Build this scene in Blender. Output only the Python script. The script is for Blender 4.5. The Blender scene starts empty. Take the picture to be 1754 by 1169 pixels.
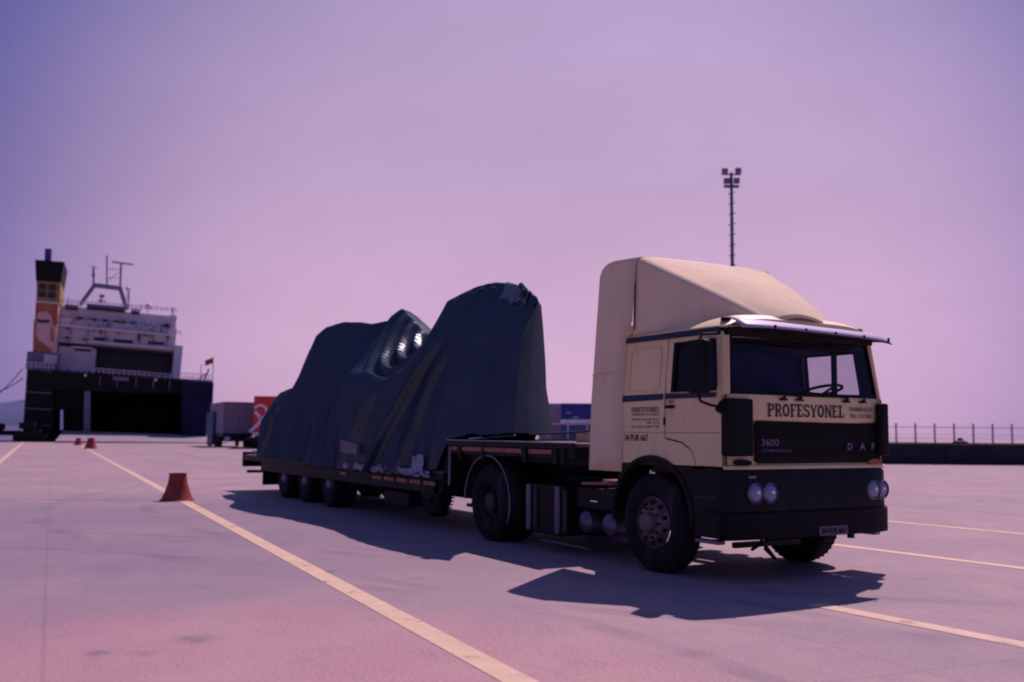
import bpy, math, random
from math import sin, cos, pi, radians
from mathutils import Vector, Matrix, noise

random.seed(7)
S = bpy.context.scene
COL = S.collection

# ------------------------------------------------------------------ camera
YAW, PITCH, ROLL = 2.60033, 0.09105, 0.00863
CAM = Vector((8.91738, -8.40716, 1.51489))
F = Vector((cos(YAW)*cos(PITCH), sin(YAW)*cos(PITCH), sin(PITCH)))
R = F.cross(Vector((0, 0, 1))).normalized()
U = R.cross(F)
R2 = R*cos(ROLL) + U*sin(ROLL)
U2 = U*cos(ROLL) - R*sin(ROLL)
cd = bpy.data.cameras.new('camera')
cam = bpy.data.objects.new('camera', cd)
COL.objects.link(cam)
cam.matrix_world = Matrix(((R2.x, U2.x, -F.x, CAM.x), (R2.y, U2.y, -F.y, CAM.y), (R2.z, U2.z, -F.z, CAM.z), (0, 0, 0, 1)))
cd.sensor_width = 36.0
cd.lens = 1731.84/1754*36.0
cd.clip_end = 20000
cd.dof.use_dof = True
cd.dof.focus_distance = 11.5
cd.dof.aperture_fstop = 1.25
S.camera = cam
S.render.resolution_x = 1024
S.render.resolution_y = 682

# ------------------------------------------------------------------ light
SUN_TO = Vector((-0.41, 0.62, 1.0)).normalized()        # towards the sun
sun_el = math.asin(SUN_TO.z)
sun_az = math.atan2(SUN_TO.x, SUN_TO.y)
sd = bpy.data.lights.new('sun', 'SUN')
sd.energy = 4.3
sd.angle = radians(0.5)
sd.color = (1.0, 0.71, 0.77)
sun = bpy.data.objects.new('sun', sd)
COL.objects.link(sun)
sun.rotation_euler = SUN_TO.to_track_quat('Z', 'Y').to_euler()
sun.location = (0, 0, 40)

W = bpy.data.worlds.new('World')
S.world = W
W.use_nodes = True
nt = W.node_tree
nt.nodes.clear()
def wn(t, **k):
    n = nt.nodes.new(t)
    for a, b in k.items(): setattr(n, a, b)
    return n
sky = wn('ShaderNodeTexSky', sky_type='NISHITA', sun_disc=False, sun_elevation=sun_el, sun_rotation=sun_az,
         air_density=1.0, dust_density=1.0, ozone_density=1.0)
tc = wn('ShaderNodeTexCoord')
sep = wn('ShaderNodeSeparateXYZ')
nt.links.new(tc.outputs['Generated'], sep.inputs[0])
# tint of the evening-film sky: pink at the horizon, violet and then deep blue higher up
ramp = wn('ShaderNodeValToRGB')
cr = ramp.color_ramp
cr.interpolation = 'B_SPLINE'
SKY = [(0.0, (.55, .34, .51)), (.12, (.53, .34, .52)), (.24, (.48, .335, .53)), (.36, (.44, .32, .54)), (.60, (.42, .37, .58)), (1.0, (.42, .39, .60))]
cr.elements[0].position = SKY[0][0]; cr.elements[0].color = (*SKY[0][1], 1)
cr.elements[1].position = SKY[-1][0]; cr.elements[1].color = (*SKY[-1][1], 1)
for p_, c_ in SKY[1:-1]:
    e_ = cr.elements.new(p_); e_.color = (*c_, 1)
nt.links.new(sep.outputs['Z'], ramp.inputs[0])
# the sky is palest over the quay and deepens away to both sides
dotn = wn('ShaderNodeVectorMath', operation='DOT_PRODUCT')
gd = Vector((cos(YAW-.05), sin(YAW-.05), 0.14)).normalized()
dotn.inputs[1].default_value = gd
nt.links.new(tc.outputs['Generated'], dotn.inputs[0])
mr = wn('ShaderNodeMapRange')
mr.interpolation_type = 'SMOOTHSTEP'
mr.inputs['From Min'].default_value = 0.815
mr.inputs['From Max'].default_value = 0.975
nt.links.new(dotn.outputs['Value'], mr.inputs['Value'])
side = wn('ShaderNodeMix', data_type='RGBA')
side.inputs['A'].default_value = (.23, .33, .64, 1)
side.inputs['B'].default_value = (1.0, 1.0, 1.0, 1)
nt.links.new(mr.outputs[0], side.inputs['Factor'])
m1 = wn('ShaderNodeMix', data_type='RGBA', blend_type='MULTIPLY')
m1.inputs['Factor'].default_value = 1
nt.links.new(ramp.outputs[0], m1.inputs['A'])
nt.links.new(side.outputs['Result'], m1.inputs['B'])
# normalise the physical sky so the tint controls hue, the sky its own soft variation
bw = wn('ShaderNodeRGBToBW')
nt.links.new(sky.outputs[0], bw.inputs[0])
pw = wn('ShaderNodeMath', operation='POWER'); pw.inputs[1].default_value = 0.25
nt.links.new(bw.outputs[0], pw.inputs[0])
vm = wn('ShaderNodeVectorMath', operation='SCALE')
nt.links.new(m1.outputs['Result'], vm.inputs[0])
nt.links.new(pw.outputs[0], vm.inputs['Scale'])
bg = wn('ShaderNodeBackground')
bg.inputs['Strength'].default_value = 0.15
vm2 = wn('ShaderNodeVectorMath', operation='SCALE'); vm2.inputs['Scale'].default_value = 4.8
nt.links.new(vm.outputs[0], vm2.inputs[0])
hn = wn('ShaderNodeTexNoise'); hn.inputs['Scale'].default_value = 3.0; hn.inputs['Detail'].default_value = 7; hn.inputs['Roughness'].default_value = .62
hm = wn('ShaderNodeMapping'); hm.inputs['Scale'].default_value = (1, 1, 2.6)
nt.links.new(tc.outputs['Generated'], hm.inputs[0]); nt.links.new(hm.outputs[0], hn.inputs['Vector'])
hr = wn('ShaderNodeMapRange'); hr.inputs['From Min'].default_value = .3; hr.inputs['From Max'].default_value = .7; hr.inputs['To Min'].default_value = .955; hr.inputs['To Max'].default_value = 1.065
nt.links.new(hn.outputs['Fac'], hr.inputs[0])
hv = wn('ShaderNodeVectorMath', operation='SCALE'); nt.links.new(vm2.outputs[0], hv.inputs[0]); nt.links.new(hr.outputs[0], hv.inputs['Scale'])
nt.links.new(hv.outputs[0], bg.inputs['Color'])
wo = wn('ShaderNodeOutputWorld')
nt.links.new(bg.outputs[0], wo.inputs[0])

S.view_settings.view_transform = 'Standard'
S.view_settings.look = 'None'
S.view_settings.exposure = 0
S.view_settings.gamma = 1
S.render.engine = 'CYCLES'
S.cycles.filter_width = 2.0

def V(x, d, z=0.0):
    """metres to the right of / in front of the photographer's feet -> world"""
    return Vector((CAM.x + sin(YAW)*x + cos(YAW)*d, CAM.y - cos(YAW)*x + sin(YAW)*d, z))

# ------------------------------------------------------------------ materials
MATS = {}
def mat(name, col, rough=.6, metal=0.0, var=.12, scale=3.0, bump=0.0, bscale=20.0, spec=.5, trans=0.0, alpha=None, coat=0.0, dirt=None):
    m = bpy.data.materials.new(name); m.use_nodes = True
    t = m.node_tree; b = t.nodes['Principled BSDF']
    b.inputs['Roughness'].default_value = rough
    b.inputs['Metallic'].default_value = metal
    b.inputs['Specular IOR Level'].default_value = spec
    b.inputs['Coat Weight'].default_value = coat
    b.inputs['Transmission Weight'].default_value = trans
    if alpha is not None: b.inputs['Alpha'].default_value = alpha
    g = t.nodes.new('ShaderNodeTexCoord')
    n = t.nodes.new('ShaderNodeTexNoise'); n.inputs['Scale'].default_value = scale; n.inputs['Detail'].default_value = 6
    t.links.new(g.outputs['Object'], n.inputs['Vector'])
    r = t.nodes.new('ShaderNodeValToRGB')
    r.color_ramp.elements[0].position = .3; r.color_ramp.elements[1].position = .72
    lo = [max(0, c*(1-var)) for c in col]; hi = [min(1, c*(1+var)) for c in col]
    r.color_ramp.elements[0].color = (*lo, 1); r.color_ramp.elements[1].color = (*hi, 1)
    t.links.new(n.outputs['Fac'], r.inputs[0])
    out = r.outputs[0]
    if dirt:                                             # grime: streaky darker wear
        mp = t.nodes.new('ShaderNodeMapping'); mp.inputs['Scale'].default_value = (1, 1, .25)
        t.links.new(g.outputs['Object'], mp.inputs[0])
        n2 = t.nodes.new('ShaderNodeTexNoise'); n2.inputs['Scale'].default_value = 5; n2.inputs['Detail'].default_value = 8; n2.inputs['Roughness'].default_value = .7
        t.links.new(mp.outputs[0], n2.inputs['Vector'])
        rr = t.nodes.new('ShaderNodeMapRange'); rr.inputs['From Min'].default_value = .5; rr.inputs['From Max'].default_value = .8
        rr.inputs['To Max'].default_value = dirt[1]
        t.links.new(n2.outputs['Fac'], rr.inputs[0])
        mx = t.nodes.new('ShaderNodeMix'); mx.data_type = 'RGBA'; mx.inputs['B'].default_value = (*dirt[0], 1)
        t.links.new(rr.outputs[0], mx.inputs['Factor']); t.links.new(out, mx.inputs['A'])
        out = mx.outputs['Result']
    t.links.new(out, b.inputs['Base Color'])
    if bump > 0:
        n3 = t.nodes.new('ShaderNodeTexNoise'); n3.inputs['Scale'].default_value = bscale; n3.inputs['Detail'].default_value = 5
        t.links.new(g.outputs['Object'], n3.inputs['Vector'])
        bp = t.nodes.new('ShaderNodeBump'); bp.inputs['Strength'].default_value = bump; bp.inputs['Distance'].default_value = .02
        t.links.new(n3.outputs['Fac'], bp.inputs['Height']); t.links.new(bp.outputs[0], b.inputs['Normal'])
    MATS[name] = m
    return m

CREAM = mat('cream_paint', (.83, .685, .35), .45, var=.05, scale=2, coat=.1, dirt=((.22, .17, .12), .30))
CREAM2 = mat('cream_fibreglass', (.81, .68, .45), .8, var=.05, scale=2, spec=.1, dirt=((.3, .24, .17), .22))
NAVY = mat('navy_paint', (.010, .011, .030), .4, var=.2)
BLACK = mat('black_plastic', (.007, .008, .009), .7, var=.3, bump=.1, spec=.2)
BLUEBLK = mat('blue_black_paint', (.007, .008, .009), .6, spec=.22, var=.3, dirt=((.05, .04, .04), .4))
CHASSIS = mat('chassis_paint', (.008, .008, .011), .6, var=.4, dirt=((.06, .05, .05), .5))
RUBBER = mat('tyre_rubber', (.012, .011, .014), .85, spec=.2, var=.3, bump=.3, bscale=40, dirt=((.10, .08, .08), .7))
RIM = mat('dusty_steel', (.17, .14, .14), .6, metal=.3, var=.35, scale=8, dirt=((.05, .04, .04), .6))
RIMD = mat('dark_hub', (.04, .035, .04), .6, metal=.2, var=.3)
CHROME = mat('bright_steel', (.7, .7, .75), .22, metal=1.0, var=.05)
STEEL = mat('dull_steel', (.20, .19, .24), .45, metal=.7, var=.25)
TANK = mat('aluminium_tank', (.12, .11, .17), .4, metal=.6, var=.2)
GLASSD = mat('lamp_glass', (.22, .25, .42), .12, spec=.8, var=.1)
AMBER = mat('amber_plastic', (.35, .10, .02), .4, var=.15)
MARK = mat('orange_marker', (.33, .11, .04), .5, var=.35, scale=6)
REDP = mat('red_plastic', (.30, .02, .02), .4)
VISOR = mat('smoked_visor', (.42, .38, .52), .4, var=.12, spec=.4)
INT = mat('interior_trim', (.015, .016, .03), .8, var=.2)
SEAT = mat('seat_cloth', (.04, .05, .18), .9, var=.3)
SILVERT = mat('grey_lettering', (.13, .12, .20), .5, var=.1)
INK = mat('brown_lettering', (.035, .02, .022), .6, var=.1)
INK2 = mat('faded_lettering', (.16, .11, .085), .6, var=.1)
SEAM = mat('panel_gap', (.08, .055, .04), .9, var=.1)
DECK = mat('weathered_planks', (.20, .13, .11), .75, var=.35, scale=7, bump=.4)
ALU = mat('aluminium_edge', (.45, .42, .46), .4, metal=.6)
TEAL = mat('teal_machine_paint', (.035, .09, .12), .45, var=.3, dirt=((.02, .02, .03), .6))
PALE = mat('pale_plastic_film', (.19, .20, .33), .4, var=.35, scale=9)
GREYP = mat('faded_grey_panel', (.15, .11, .17), .6, var=.15)
ROPE = mat('dark_rope', (.02, .018, .02), .9)
WOOD = mat('pale_wood', (.5, .4, .34), .8, var=.2, scale=10)
CONEM = mat('brick_red_plastic', (.30, .035, .022), .65, var=.25, scale=5, dirt=((.06, .02, .02), .6))
LILAC = mat('grey_canvas', (.24, .22, .28), .75, var=.12)
LILACD = mat('slate_canvas', (.16, .15, .20), .75, var=.15)
BLUEC = mat('blue_canvas', (.012, .03, .22), .6, var=.1)
TEALC = mat('teal_cab_paint', (.03, .08, .18), .5, var=.1)
REDC = mat('red_canvas', (.62, .03, .03), .55, var=.12)
WHITEP = mat('white_paint', (.72, .70, .72), .5, var=.06)
PANELG = mat('lilac_grey_panel', (.36, .27, .34), .7, var=.08)
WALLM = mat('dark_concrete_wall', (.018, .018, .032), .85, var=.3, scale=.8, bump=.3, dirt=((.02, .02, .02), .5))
POSTM = mat('grey_post', (.45, .38, .52), .6)
MASTM = mat('mast_steel', (.08, .07, .16), .6)
LAMPM = mat('floodlight_housing', (.22, .17, .26), .5)
HULL = mat('black_hull', (.010, .011, .012), .7, spec=.15, var=.3, dirt=((.03, .02, .02), .5))
HULLN = mat('navy_hull', (.009, .012, .045), .7, spec=.15, var=.3, scale=.5)
SHIPW = mat('ship_white', (.60, .56, .60), .6, var=.10, scale=.5, dirt=((.22, .16, .18), .5))
SHIPG = mat('ship_grey', (.15, .15, .22), .6, var=.2)
SHIPB = mat('ship_window', (.02, .022, .035), .3)
SHIPY = mat('funnel_yellow', (.30, .20, .04), .6, var=.15)
SHIPO = mat('funnel_rust_orange', (.42, .14, .06), .7, var=.35, scale=1)
SHIPP = mat('funnel_pink_white', (.75, .45, .42), .6, var=.15, scale=.7)
RAMPM = mat('ramp_steel', (.26, .22, .26), .8, var=.15, scale=.7)
BLUEPIPE = mat('blue_pipe', (.04, .06, .20), .5)
GREEN = mat('dark_undergrowth', (.015, .02, .015), .9, var=.4)

# tarpaulin: dark blue-green coated cloth, semi gloss, fine crinkles
def tarp_mat():
    m = mat('tarpaulin', (.022, .038, .058), .42, var=.25, scale=1.2, spec=.17)
    t = m.node_tree; b = t.nodes['Principled BSDF']
    g = t.nodes.new('ShaderNodeTexCoord')
    mp = t.nodes.new('ShaderNodeMapping'); mp.inputs['Scale'].default_value = (1.3, 1.3, .8)
    t.links.new(g.outputs['Object'], mp.inputs[0])
    n = t.nodes.new('ShaderNodeTexNoise'); n.inputs['Scale'].default_value = 4.5; n.inputs['Detail'].default_value = 8; n.inputs['Roughness'].default_value = .55
    n.inputs['Distortion'].default_value = .8
    t.links.new(mp.outputs[0], n.inputs['Vector'])
    bp = t.nodes.new('ShaderNodeBump'); bp.inputs['Strength'].default_value = .26; bp.inputs['Distance'].default_value = .04
    t.links.new(n.outputs['Fac'], bp.inputs['Height']); t.links.new(bp.outputs[0], b.inputs['Normal'])
    return m
TARP = tarp_mat()
def sheen(m, w, rough):
    t = m.node_tree; b = t.nodes['Principled BSDF']; b.inputs['Specular IOR Level'].default_value = 0; b.inputs['Roughness'].default_value = 1
    gl = t.nodes.new('ShaderNodeBsdfGlossy'); gl.inputs['Roughness'].default_value = rough; gl.inputs['Color'].default_value = (.8, .95, 1, 1)
    for l in list(t.links):
        if l.to_node == b and l.to_socket.name == 'Normal': t.links.new(l.from_socket, gl.inputs['Normal'])
    mx = t.nodes.new('ShaderNodeMixShader'); mx.inputs[0].default_value = w
    t.links.new(b.outputs[0], mx.inputs[1]); t.links.new(gl.outputs[0], mx.inputs[2]); t.links.new(mx.outputs[0], t.nodes['Material Output'].inputs[0])
sheen(TARP, .045, .27)

def glass_mat():
    m = bpy.data.materials.new('window_glass'); m.use_nodes = True
    t = m.node_tree; t.nodes.clear()
    o = t.nodes.new('ShaderNodeOutputMaterial'); mx = t.nodes.new('ShaderNodeMixShader')
    a = t.nodes.new('ShaderNodeBsdfTransparent'); a.inputs[0].default_value = (.80, .80, .84, 1)
    g = t.nodes.new('ShaderNodeBsdfGlossy'); g.inputs['Roughness'].default_value = .03; g.inputs['Color'].default_value = (.8, .8, .9, 1)
    fr = t.nodes.new('ShaderNodeFresnel'); fr.inputs[0].default_value = 1.35
    t.links.new(fr.outputs[0], mx.inputs[0]); t.links.new(a.outputs[0], mx.inputs[1]); t.links.new(g.outputs[0], mx.inputs[2])
    t.links.new(mx.outputs[0], o.inputs[0])
    return m
GLASS = glass_mat()

def ground_mat():
    m = bpy.data.materials.new('quay_concrete'); m.use_nodes = True
    t = m.node_tree; b = t.nodes['Principled BSDF']; b.inputs['Roughness'].default_value = .8
    b.inputs['Specular IOR Level'].default_value = .3
    g = t.nodes.new('ShaderNodeTexCoord')
    def noise(sc, det, vec=(1, 1, 1), rough=.6):
        mp = t.nodes.new('ShaderNodeMapping'); mp.inputs['Scale'].default_value = vec
        mp.inputs['Rotation'].default_value = (0, 0, .25)
        t.links.new(g.outputs['Object'], mp.inputs[0])
        n = t.nodes.new('ShaderNodeTexNoise'); n.inputs['Scale'].default_value = sc; n.inputs['Detail'].default_value = det; n.inputs['Roughness'].default_value = rough
        t.links.new(mp.outputs[0], n.inputs['Vector']); return n.outputs['Fac']
    def rng(s, a, b_, c=0, d=1):
        n = t.nodes.new('ShaderNodeMapRange'); n.inputs['From Min'].default_value = a; n.inputs['From Max'].default_value = b_
        n.inputs['To Min'].default_value = c; n.inputs['To Max'].default_value = d; n.interpolation_type = 'SMOOTHSTEP'
        t.links.new(s, n.inputs[0]); return n.outputs[0]
    def mix(f, a, b_, mode='MIX'):
        n = t.nodes.new('ShaderNodeMix'); n.data_type = 'RGBA'; n.blend_type = mode
        if isinstance(f, float): n.inputs['Factor'].default_value = f
        else: t.links.new(f, n.inputs['Factor'])
        for k, s in (('A', a), ('B', b_)):
            if isinstance(s, tuple): n.inputs[k].default_value = (*s, 1)
            else: t.links.new(s, n.inputs[k])
        return n.outputs['Result']
    c = mix(rng(noise(.12, 5), .35, .65), (.325, .25, .27), (.39, .285, .285))
    # oily, darker tyre-worn streaks running along the lanes
    c = mix(rng(noise(.22, 6, (.25, 1.6, 1)), .50, .72, 0, .5), c, (.21, .19, .25))
    c = mix(rng(noise(1.1, 8, (.5, 1.4, 1)), .54, .74, 0, .35), c, (.23, .20, .23))
    c = mix(rng(noise(14, 6), .35, .7, 0, .35), c, (.38, .30, .31))
    # pink light leak painted into the ground colour at the near left corner
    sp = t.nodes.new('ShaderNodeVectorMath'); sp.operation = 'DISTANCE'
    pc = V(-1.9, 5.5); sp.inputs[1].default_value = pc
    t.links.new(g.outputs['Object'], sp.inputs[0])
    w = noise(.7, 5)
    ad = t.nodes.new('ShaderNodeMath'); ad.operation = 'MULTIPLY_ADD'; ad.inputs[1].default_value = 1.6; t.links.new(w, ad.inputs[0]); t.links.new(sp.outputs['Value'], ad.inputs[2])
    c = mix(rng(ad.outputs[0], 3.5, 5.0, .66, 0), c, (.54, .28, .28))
    for (vx, vd, rad, st) in ((-2.3, 7.56, .16, .75), (-2.8, 7.05, .09, .6), (-2.5, 7.08, .10, .35), (-1.2, 12.5, .07, .7), (2.6, 9.2, .06, .6), (4.4, 11.0, .10, .4), (-4.5, 14, .18, .4), (1.1, 8.9, .05, .6)):
        q3 = t.nodes.new('ShaderNodeVectorMath'); q3.operation = 'DISTANCE'; q3.inputs[1].default_value = V(vx, vd); t.links.new(g.outputs['Object'], q3.inputs[0])
        a3 = t.nodes.new('ShaderNodeMath'); a3.operation = 'MULTIPLY_ADD'; a3.inputs[1].default_value = rad*1.5; t.links.new(noise(9, 4), a3.inputs[0]); t.links.new(q3.outputs['Value'], a3.inputs[2])
        c = mix(rng(a3.outputs[0], rad*.8, rad*2.3, st, 0), c, (.09, .085, .12))
    c = mix(rng(noise(38, 4, rough=.85), .42, .6, 0, .55), c, (.15, .13, .17))
    c = mix(rng(noise(2.6, 9, (.6, 1.5, 1), .75), .53, .74, 0, .6), c, (.17, .135, .15))
    c = mix(rng(noise(.45, 7, (1, 1, 1), .7), .45, .62, 0, .35), c, (.46, .33, .31))
    # vignette darkening painted in as a violet-grey patch left of the lane line
    px_ = V(-7.5, 15); ds = t.nodes.new('ShaderNodeVectorMath'); ds.operation = 'DISTANCE'; ds.inputs[1].default_value = px_; t.links.new(g.outputs['Object'], ds.inputs[0])
    c = mix(rng(ds.outputs['Value'], 3, 13, .42, 0), c, (.13, .12, .20))
    # expansion joints between the cast slabs, and arcs left by tyres
    br = t.nodes.new('ShaderNodeTexBrick'); br.offset = 0; br.inputs['Scale'].default_value = 1.0; br.inputs['Brick Width'].default_value = 6.0; br.inputs['Row Height'].default_value = 5.2
    br.inputs['Mortar Size'].default_value = .022; br.inputs['Mortar Smooth'].default_value = .6
    mb_ = t.nodes.new('ShaderNodeMapping'); mb_.inputs['Rotation'].default_value = (0, 0, .116); mb_.inputs['Location'].default_value = (1.2, 2.1, 0)
    t.links.new(g.outputs['Object'], mb_.inputs[0]); t.links.new(mb_.outputs[0], br.inputs['Vector'])
    jm = t.nodes.new('ShaderNodeMath'); jm.operation = 'MULTIPLY'; jm.inputs[1].default_value = .20; t.links.new(br.outputs['Fac'], jm.inputs[0])
    c = mix(jm.outputs[0], c, (.09, .08, .11))
    for (vx, vd, rad, wdt, st) in ((-9.0, 2.0, 11.5, .13, .30), (-9.0, 2.0, 13.4, .14, .26), (9, 26, 17.2, .15, .3), (9, 26, 19.0, .15, .3), (-14, 30, 14.5, .16, .25)):
        q2 = t.nodes.new('ShaderNodeVectorMath'); q2.operation = 'DISTANCE'; q2.inputs[1].default_value = V(vx, vd); t.links.new(g.outputs['Object'], q2.inputs[0])
        sb_ = t.nodes.new('ShaderNodeMath'); sb_.operation = 'SUBTRACT'; sb_.inputs[1].default_value = rad; t.links.new(q2.outputs['Value'], sb_.inputs[0])
        ab_ = t.nodes.new('ShaderNodeMath'); ab_.operation = 'ABSOLUTE'; t.links.new(sb_.outputs[0], ab_.inputs[0])
        m_ = rng(ab_.outputs[0], wdt*.5, wdt*1.3, st, 0)
        mm = t.nodes.new('ShaderNodeMath'); mm.operation = 'MULTIPLY'; t.links.new(m_, mm.inputs[0]); t.links.new(rng(noise(.5, 5), .38, .62), mm.inputs[1])
        c = mix(mm.outputs[0], c, (.10, .09, .12))
    v = t.nodes.new('ShaderNodeTexVoronoi'); v.inputs['Scale'].default_value = .55; t.links.new(g.outputs['Object'], v.inputs['Vector'])
    c = mix(rng(v.outputs['Distance'], .02, .13, .5, 0), c, (.10, .09, .12))
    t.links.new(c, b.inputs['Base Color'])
    bp = t.nodes.new('ShaderNodeBump'); bp.inputs['Strength'].default_value = .35; bp.inputs['Distance'].default_value = .01
    t.links.new(noise(45, 5), bp.inputs['Height']); t.links.new(bp.outputs[0], b.inputs['Normal'])
    return m
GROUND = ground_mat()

def line_mat(name, col, wear):
    m = mat(name, col, .7, var=.1, scale=4)
    t = m.node_tree; b = t.nodes['Principled BSDF']
    g = t.nodes.new('ShaderNodeTexCoord'); n = t.nodes.new('ShaderNodeTexNoise')
    n.inputs['Scale'].default_value = 3.5; n.inputs['Detail'].default_value = 10; n.inputs['Roughness'].default_value = .75
    t.links.new(g.outputs['Object'], n.inputs['Vector'])
    r = t.nodes.new('ShaderNodeMapRange'); r.inputs['From Min'].default_value = wear; r.inputs['From Max'].default_value = wear-.16
    r.inputs['To Min'].default_value = 0.0; r.inputs['To Max'].default_value = 1.0
    t.links.new(n.outputs['Fac'], r.inputs[0])
    t.links.new(r.outputs[0], b.inputs['Alpha'])
    return m
LINE = line_mat('worn_lane_paint', (.60, .455, .30), .72)
LINEF = line_mat('very_worn_lane_paint', (.40, .27, .21), .56)

# ------------------------------------------------------------------ mesh helpers
class MB:
    def __init__(self): self.v = []; self.f = []
    def add(self, vs, fs):
        o = len(self.v); self.v += [tuple(p) for p in vs]; self.f += [tuple(i+o for i in f) for f in fs]; return self
    def box(self, x0, x1, y0, y1, z0, z1):
        return self.add([(x0, y0, z0), (x1, y0, z0), (x1, y1, z0), (x0, y1, z0), (x0, y0, z1), (x1, y0, z1), (x1, y1, z1), (x0, y1, z1)],
                        [(0, 3, 2, 1), (4, 5, 6, 7), (0, 1, 5, 4), (1, 2, 6, 5), (2, 3, 7, 6), (3, 0, 4, 7)])
    def hexa(self, a, b):                                  # two quads (4 pts each) joined
        return self.add(list(a)+list(b), [(3, 2, 1, 0), (4, 5, 6, 7), (0, 1, 5, 4), (1, 2, 6, 5), (2, 3, 7, 6), (3, 0, 4, 7)])
    def prism(self, pts, off):                             # polygon swept along a vector
        n = len(pts); off = Vector(off); a = [Vector(p) for p in pts]; b = [p+off for p in a]
        return self.add(a+b, [tuple(range(n))[::-1], tuple(range(n, 2*n))]+[(i, (i+1) % n, n+(i+1) % n, n+i) for i in range(n)])
    def ring(self, outer, inner, off):                     # frame between two outlines, with thickness
        n = len(outer); off = Vector(off); o = [Vector(p) for p in outer]; i_ = [Vector(p) for p in inner]
        vs = o+i_+[p+off for p in o]+[p+off for p in i_]; fs = []
        for k in range(n):
            j = (k+1) % n
            fs += [(k, j, n+j, n+k), (2*n+j, 2*n+k, 3*n+k, 3*n+j), (k, 2*n+k, 2*n+j, j), (n+k, n+j, 3*n+j, 3*n+k)]
        return self.add(vs, fs)
    def tube(self, p, q, r, n=8, r2=None):
        p, q = Vector(p), Vector(q); r2 = r if r2 is None else r2
        d = (q-p).normalized(); a = d.orthogonal().normalized(); b = d.cross(a)
        vs = [p+(a*cos(2*pi*k/n)+b*sin(2*pi*k/n))*r for k in range(n)]+[q+(a*cos(2*pi*k/n)+b*sin(2*pi*k/n))*r2 for k in range(n)]
        return self.add(vs, [tuple(range(n))[::-1], tuple(range(n, 2*n))]+[(k, (k+1) % n, n+(k+1) % n, n+k) for k in range(n)])
    def path(self, pts, r, n=8):
        for a, b in zip(pts, pts[1:]): self.tube(a, b, r, n)
        return self
    def lathe(self, prof, c, axis='Y', n=32, a0=0, a1=2*pi):     # prof: (radius, along)
        c = Vector(c); full = abs(a1-a0-2*pi) < 1e-6; m = n if full else n+1; vs = []
        for r, h in prof:
            for k in range(m):
                t = a0+(a1-a0)*k/n
                if axis == 'Y': p = Vector((r*cos(t), h, r*sin(t)))
                elif axis == 'Z': p = Vector((r*cos(t), r*sin(t), h))
                else: p = Vector((h, r*cos(t), r*sin(t)))
                vs.append(c+p)
        fs = []
        for i in range(len(prof)-1):
            for k in range(n):
                j = (k+1) % m
                fs.append((i*m+k, i*m+j, (i+1)*m+j, (i+1)*m+k))
        return self.add(vs, fs)
    def grid(self, rows):
        n = len(rows[0]); vs = [p for r in rows for p in r]
        return self.add(vs, [(i*n+k, i*n+k+1, (i+1)*n+k+1, (i+1)*n+k) for i in range(len(rows)-1) for k in range(n-1)])
    def build(self, name, m, parent=None, bevel=0, smooth=False, seg=2, solid=0):
        me = bpy.data.meshes.new(name); me.from_pydata(self.v, [], self.f); me.update()
        import bmesh
        bm = bmesh.new(); bm.from_mesh(me); bmesh.ops.recalc_face_normals(bm, faces=bm.faces); bm.to_mesh(me); bm.free()
        me.materials.append(m)
        o = bpy.data.objects.new(name, me); COL.objects.link(o)
        if parent: o.parent = parent
        if solid:
            s_ = o.modifiers.new('solid', 'SOLIDIFY'); s_.thickness = solid; s_.offset = 0
        if bevel:
            b = o.modifiers.new('bevel', 'BEVEL'); b.width = bevel; b.segments = seg; b.limit_method = 'ANGLE'; b.angle_limit = radians(30)
            smooth = True
        if smooth:
            for p in me.polygons: p.use_smooth = True
            if hasattr(me, 'set_sharp_from_angle'): me.set_sharp_from_angle(angle=radians(38))
        return o

def thing(name, label, cat, loc=(0, 0, 0), rot=(0, 0, 0), group=None):
    o = bpy.data.objects.new(name, None); COL.objects.link(o); o.location = loc; o.rotation_euler = rot
    o['label'] = label; o['category'] = cat
    if group: o['group'] = group
    return o
def tag(o, label, cat, group=None):
    o['label'] = label; o['category'] = cat
    if group: o['group'] = group
    return o
def struct(o): o['kind'] = 'structure'; return o
def kids(o): return [c for c in COL.objects if c.parent == o]
def copy_tree(o, parent=None):
    c = o.copy(); COL.objects.link(c)
    if parent: c.parent = parent
    for ch in kids(o): copy_tree(ch, c)
    return c

def rr(x0, x1, z0, z1, r, n=4):          # rounded rectangle, list of (x,z)
    out = []
    for cx, cz, a in ((x1-r, z1-r, 0), (x0+r, z1-r, pi/2), (x0+r, z0+r, pi), (x1-r, z0+r, 1.5*pi)):
        for k in range(n+1):
            t = a+pi/2*k/n; out.append((cx+r*cos(t), cz+r*sin(t)))
    return out

def text(s, name, m, org, xd, ud, w, h, parent, bold=.0, depth=.004):
    """flat lettering with its lower-left corner at org, stretched to w x h"""
    cu = bpy.data.curves.new(name, 'FONT'); cu.body = s; cu.offset = bold; cu.resolution_u = 3
    to = bpy.data.objects.new('tmp_text', cu); COL.objects.link(to)
    bpy.context.view_layer.update()
    me = bpy.data.meshes.new_from_object(to.evaluated_get(bpy.context.evaluated_depsgraph_get()))
    bpy.data.objects.remove(to); bpy.data.curves.remove(cu)
    xs = [v.co.x for v in me.vertices]; ys = [v.co.y for v in me.vertices]
    x0, x1, y0, y1 = min(xs), max(xs), min(ys), max(ys)
    xd, ud, org = Vector(xd).normalized(), Vector(ud).normalized(), Vector(org); nn = xd.cross(ud)
    for v in me.vertices:
        v.co = org + xd*((v.co.x-x0)/(x1-x0)*w) + ud*((v.co.y-y0)/(y1-y0)*h) + nn*depth
    me.materials.clear(); me.materials.append(m)
    me.name = name
    o = bpy.data.objects.new(name, me); COL.objects.link(o)
    if parent: o.parent = parent
    return o

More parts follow.
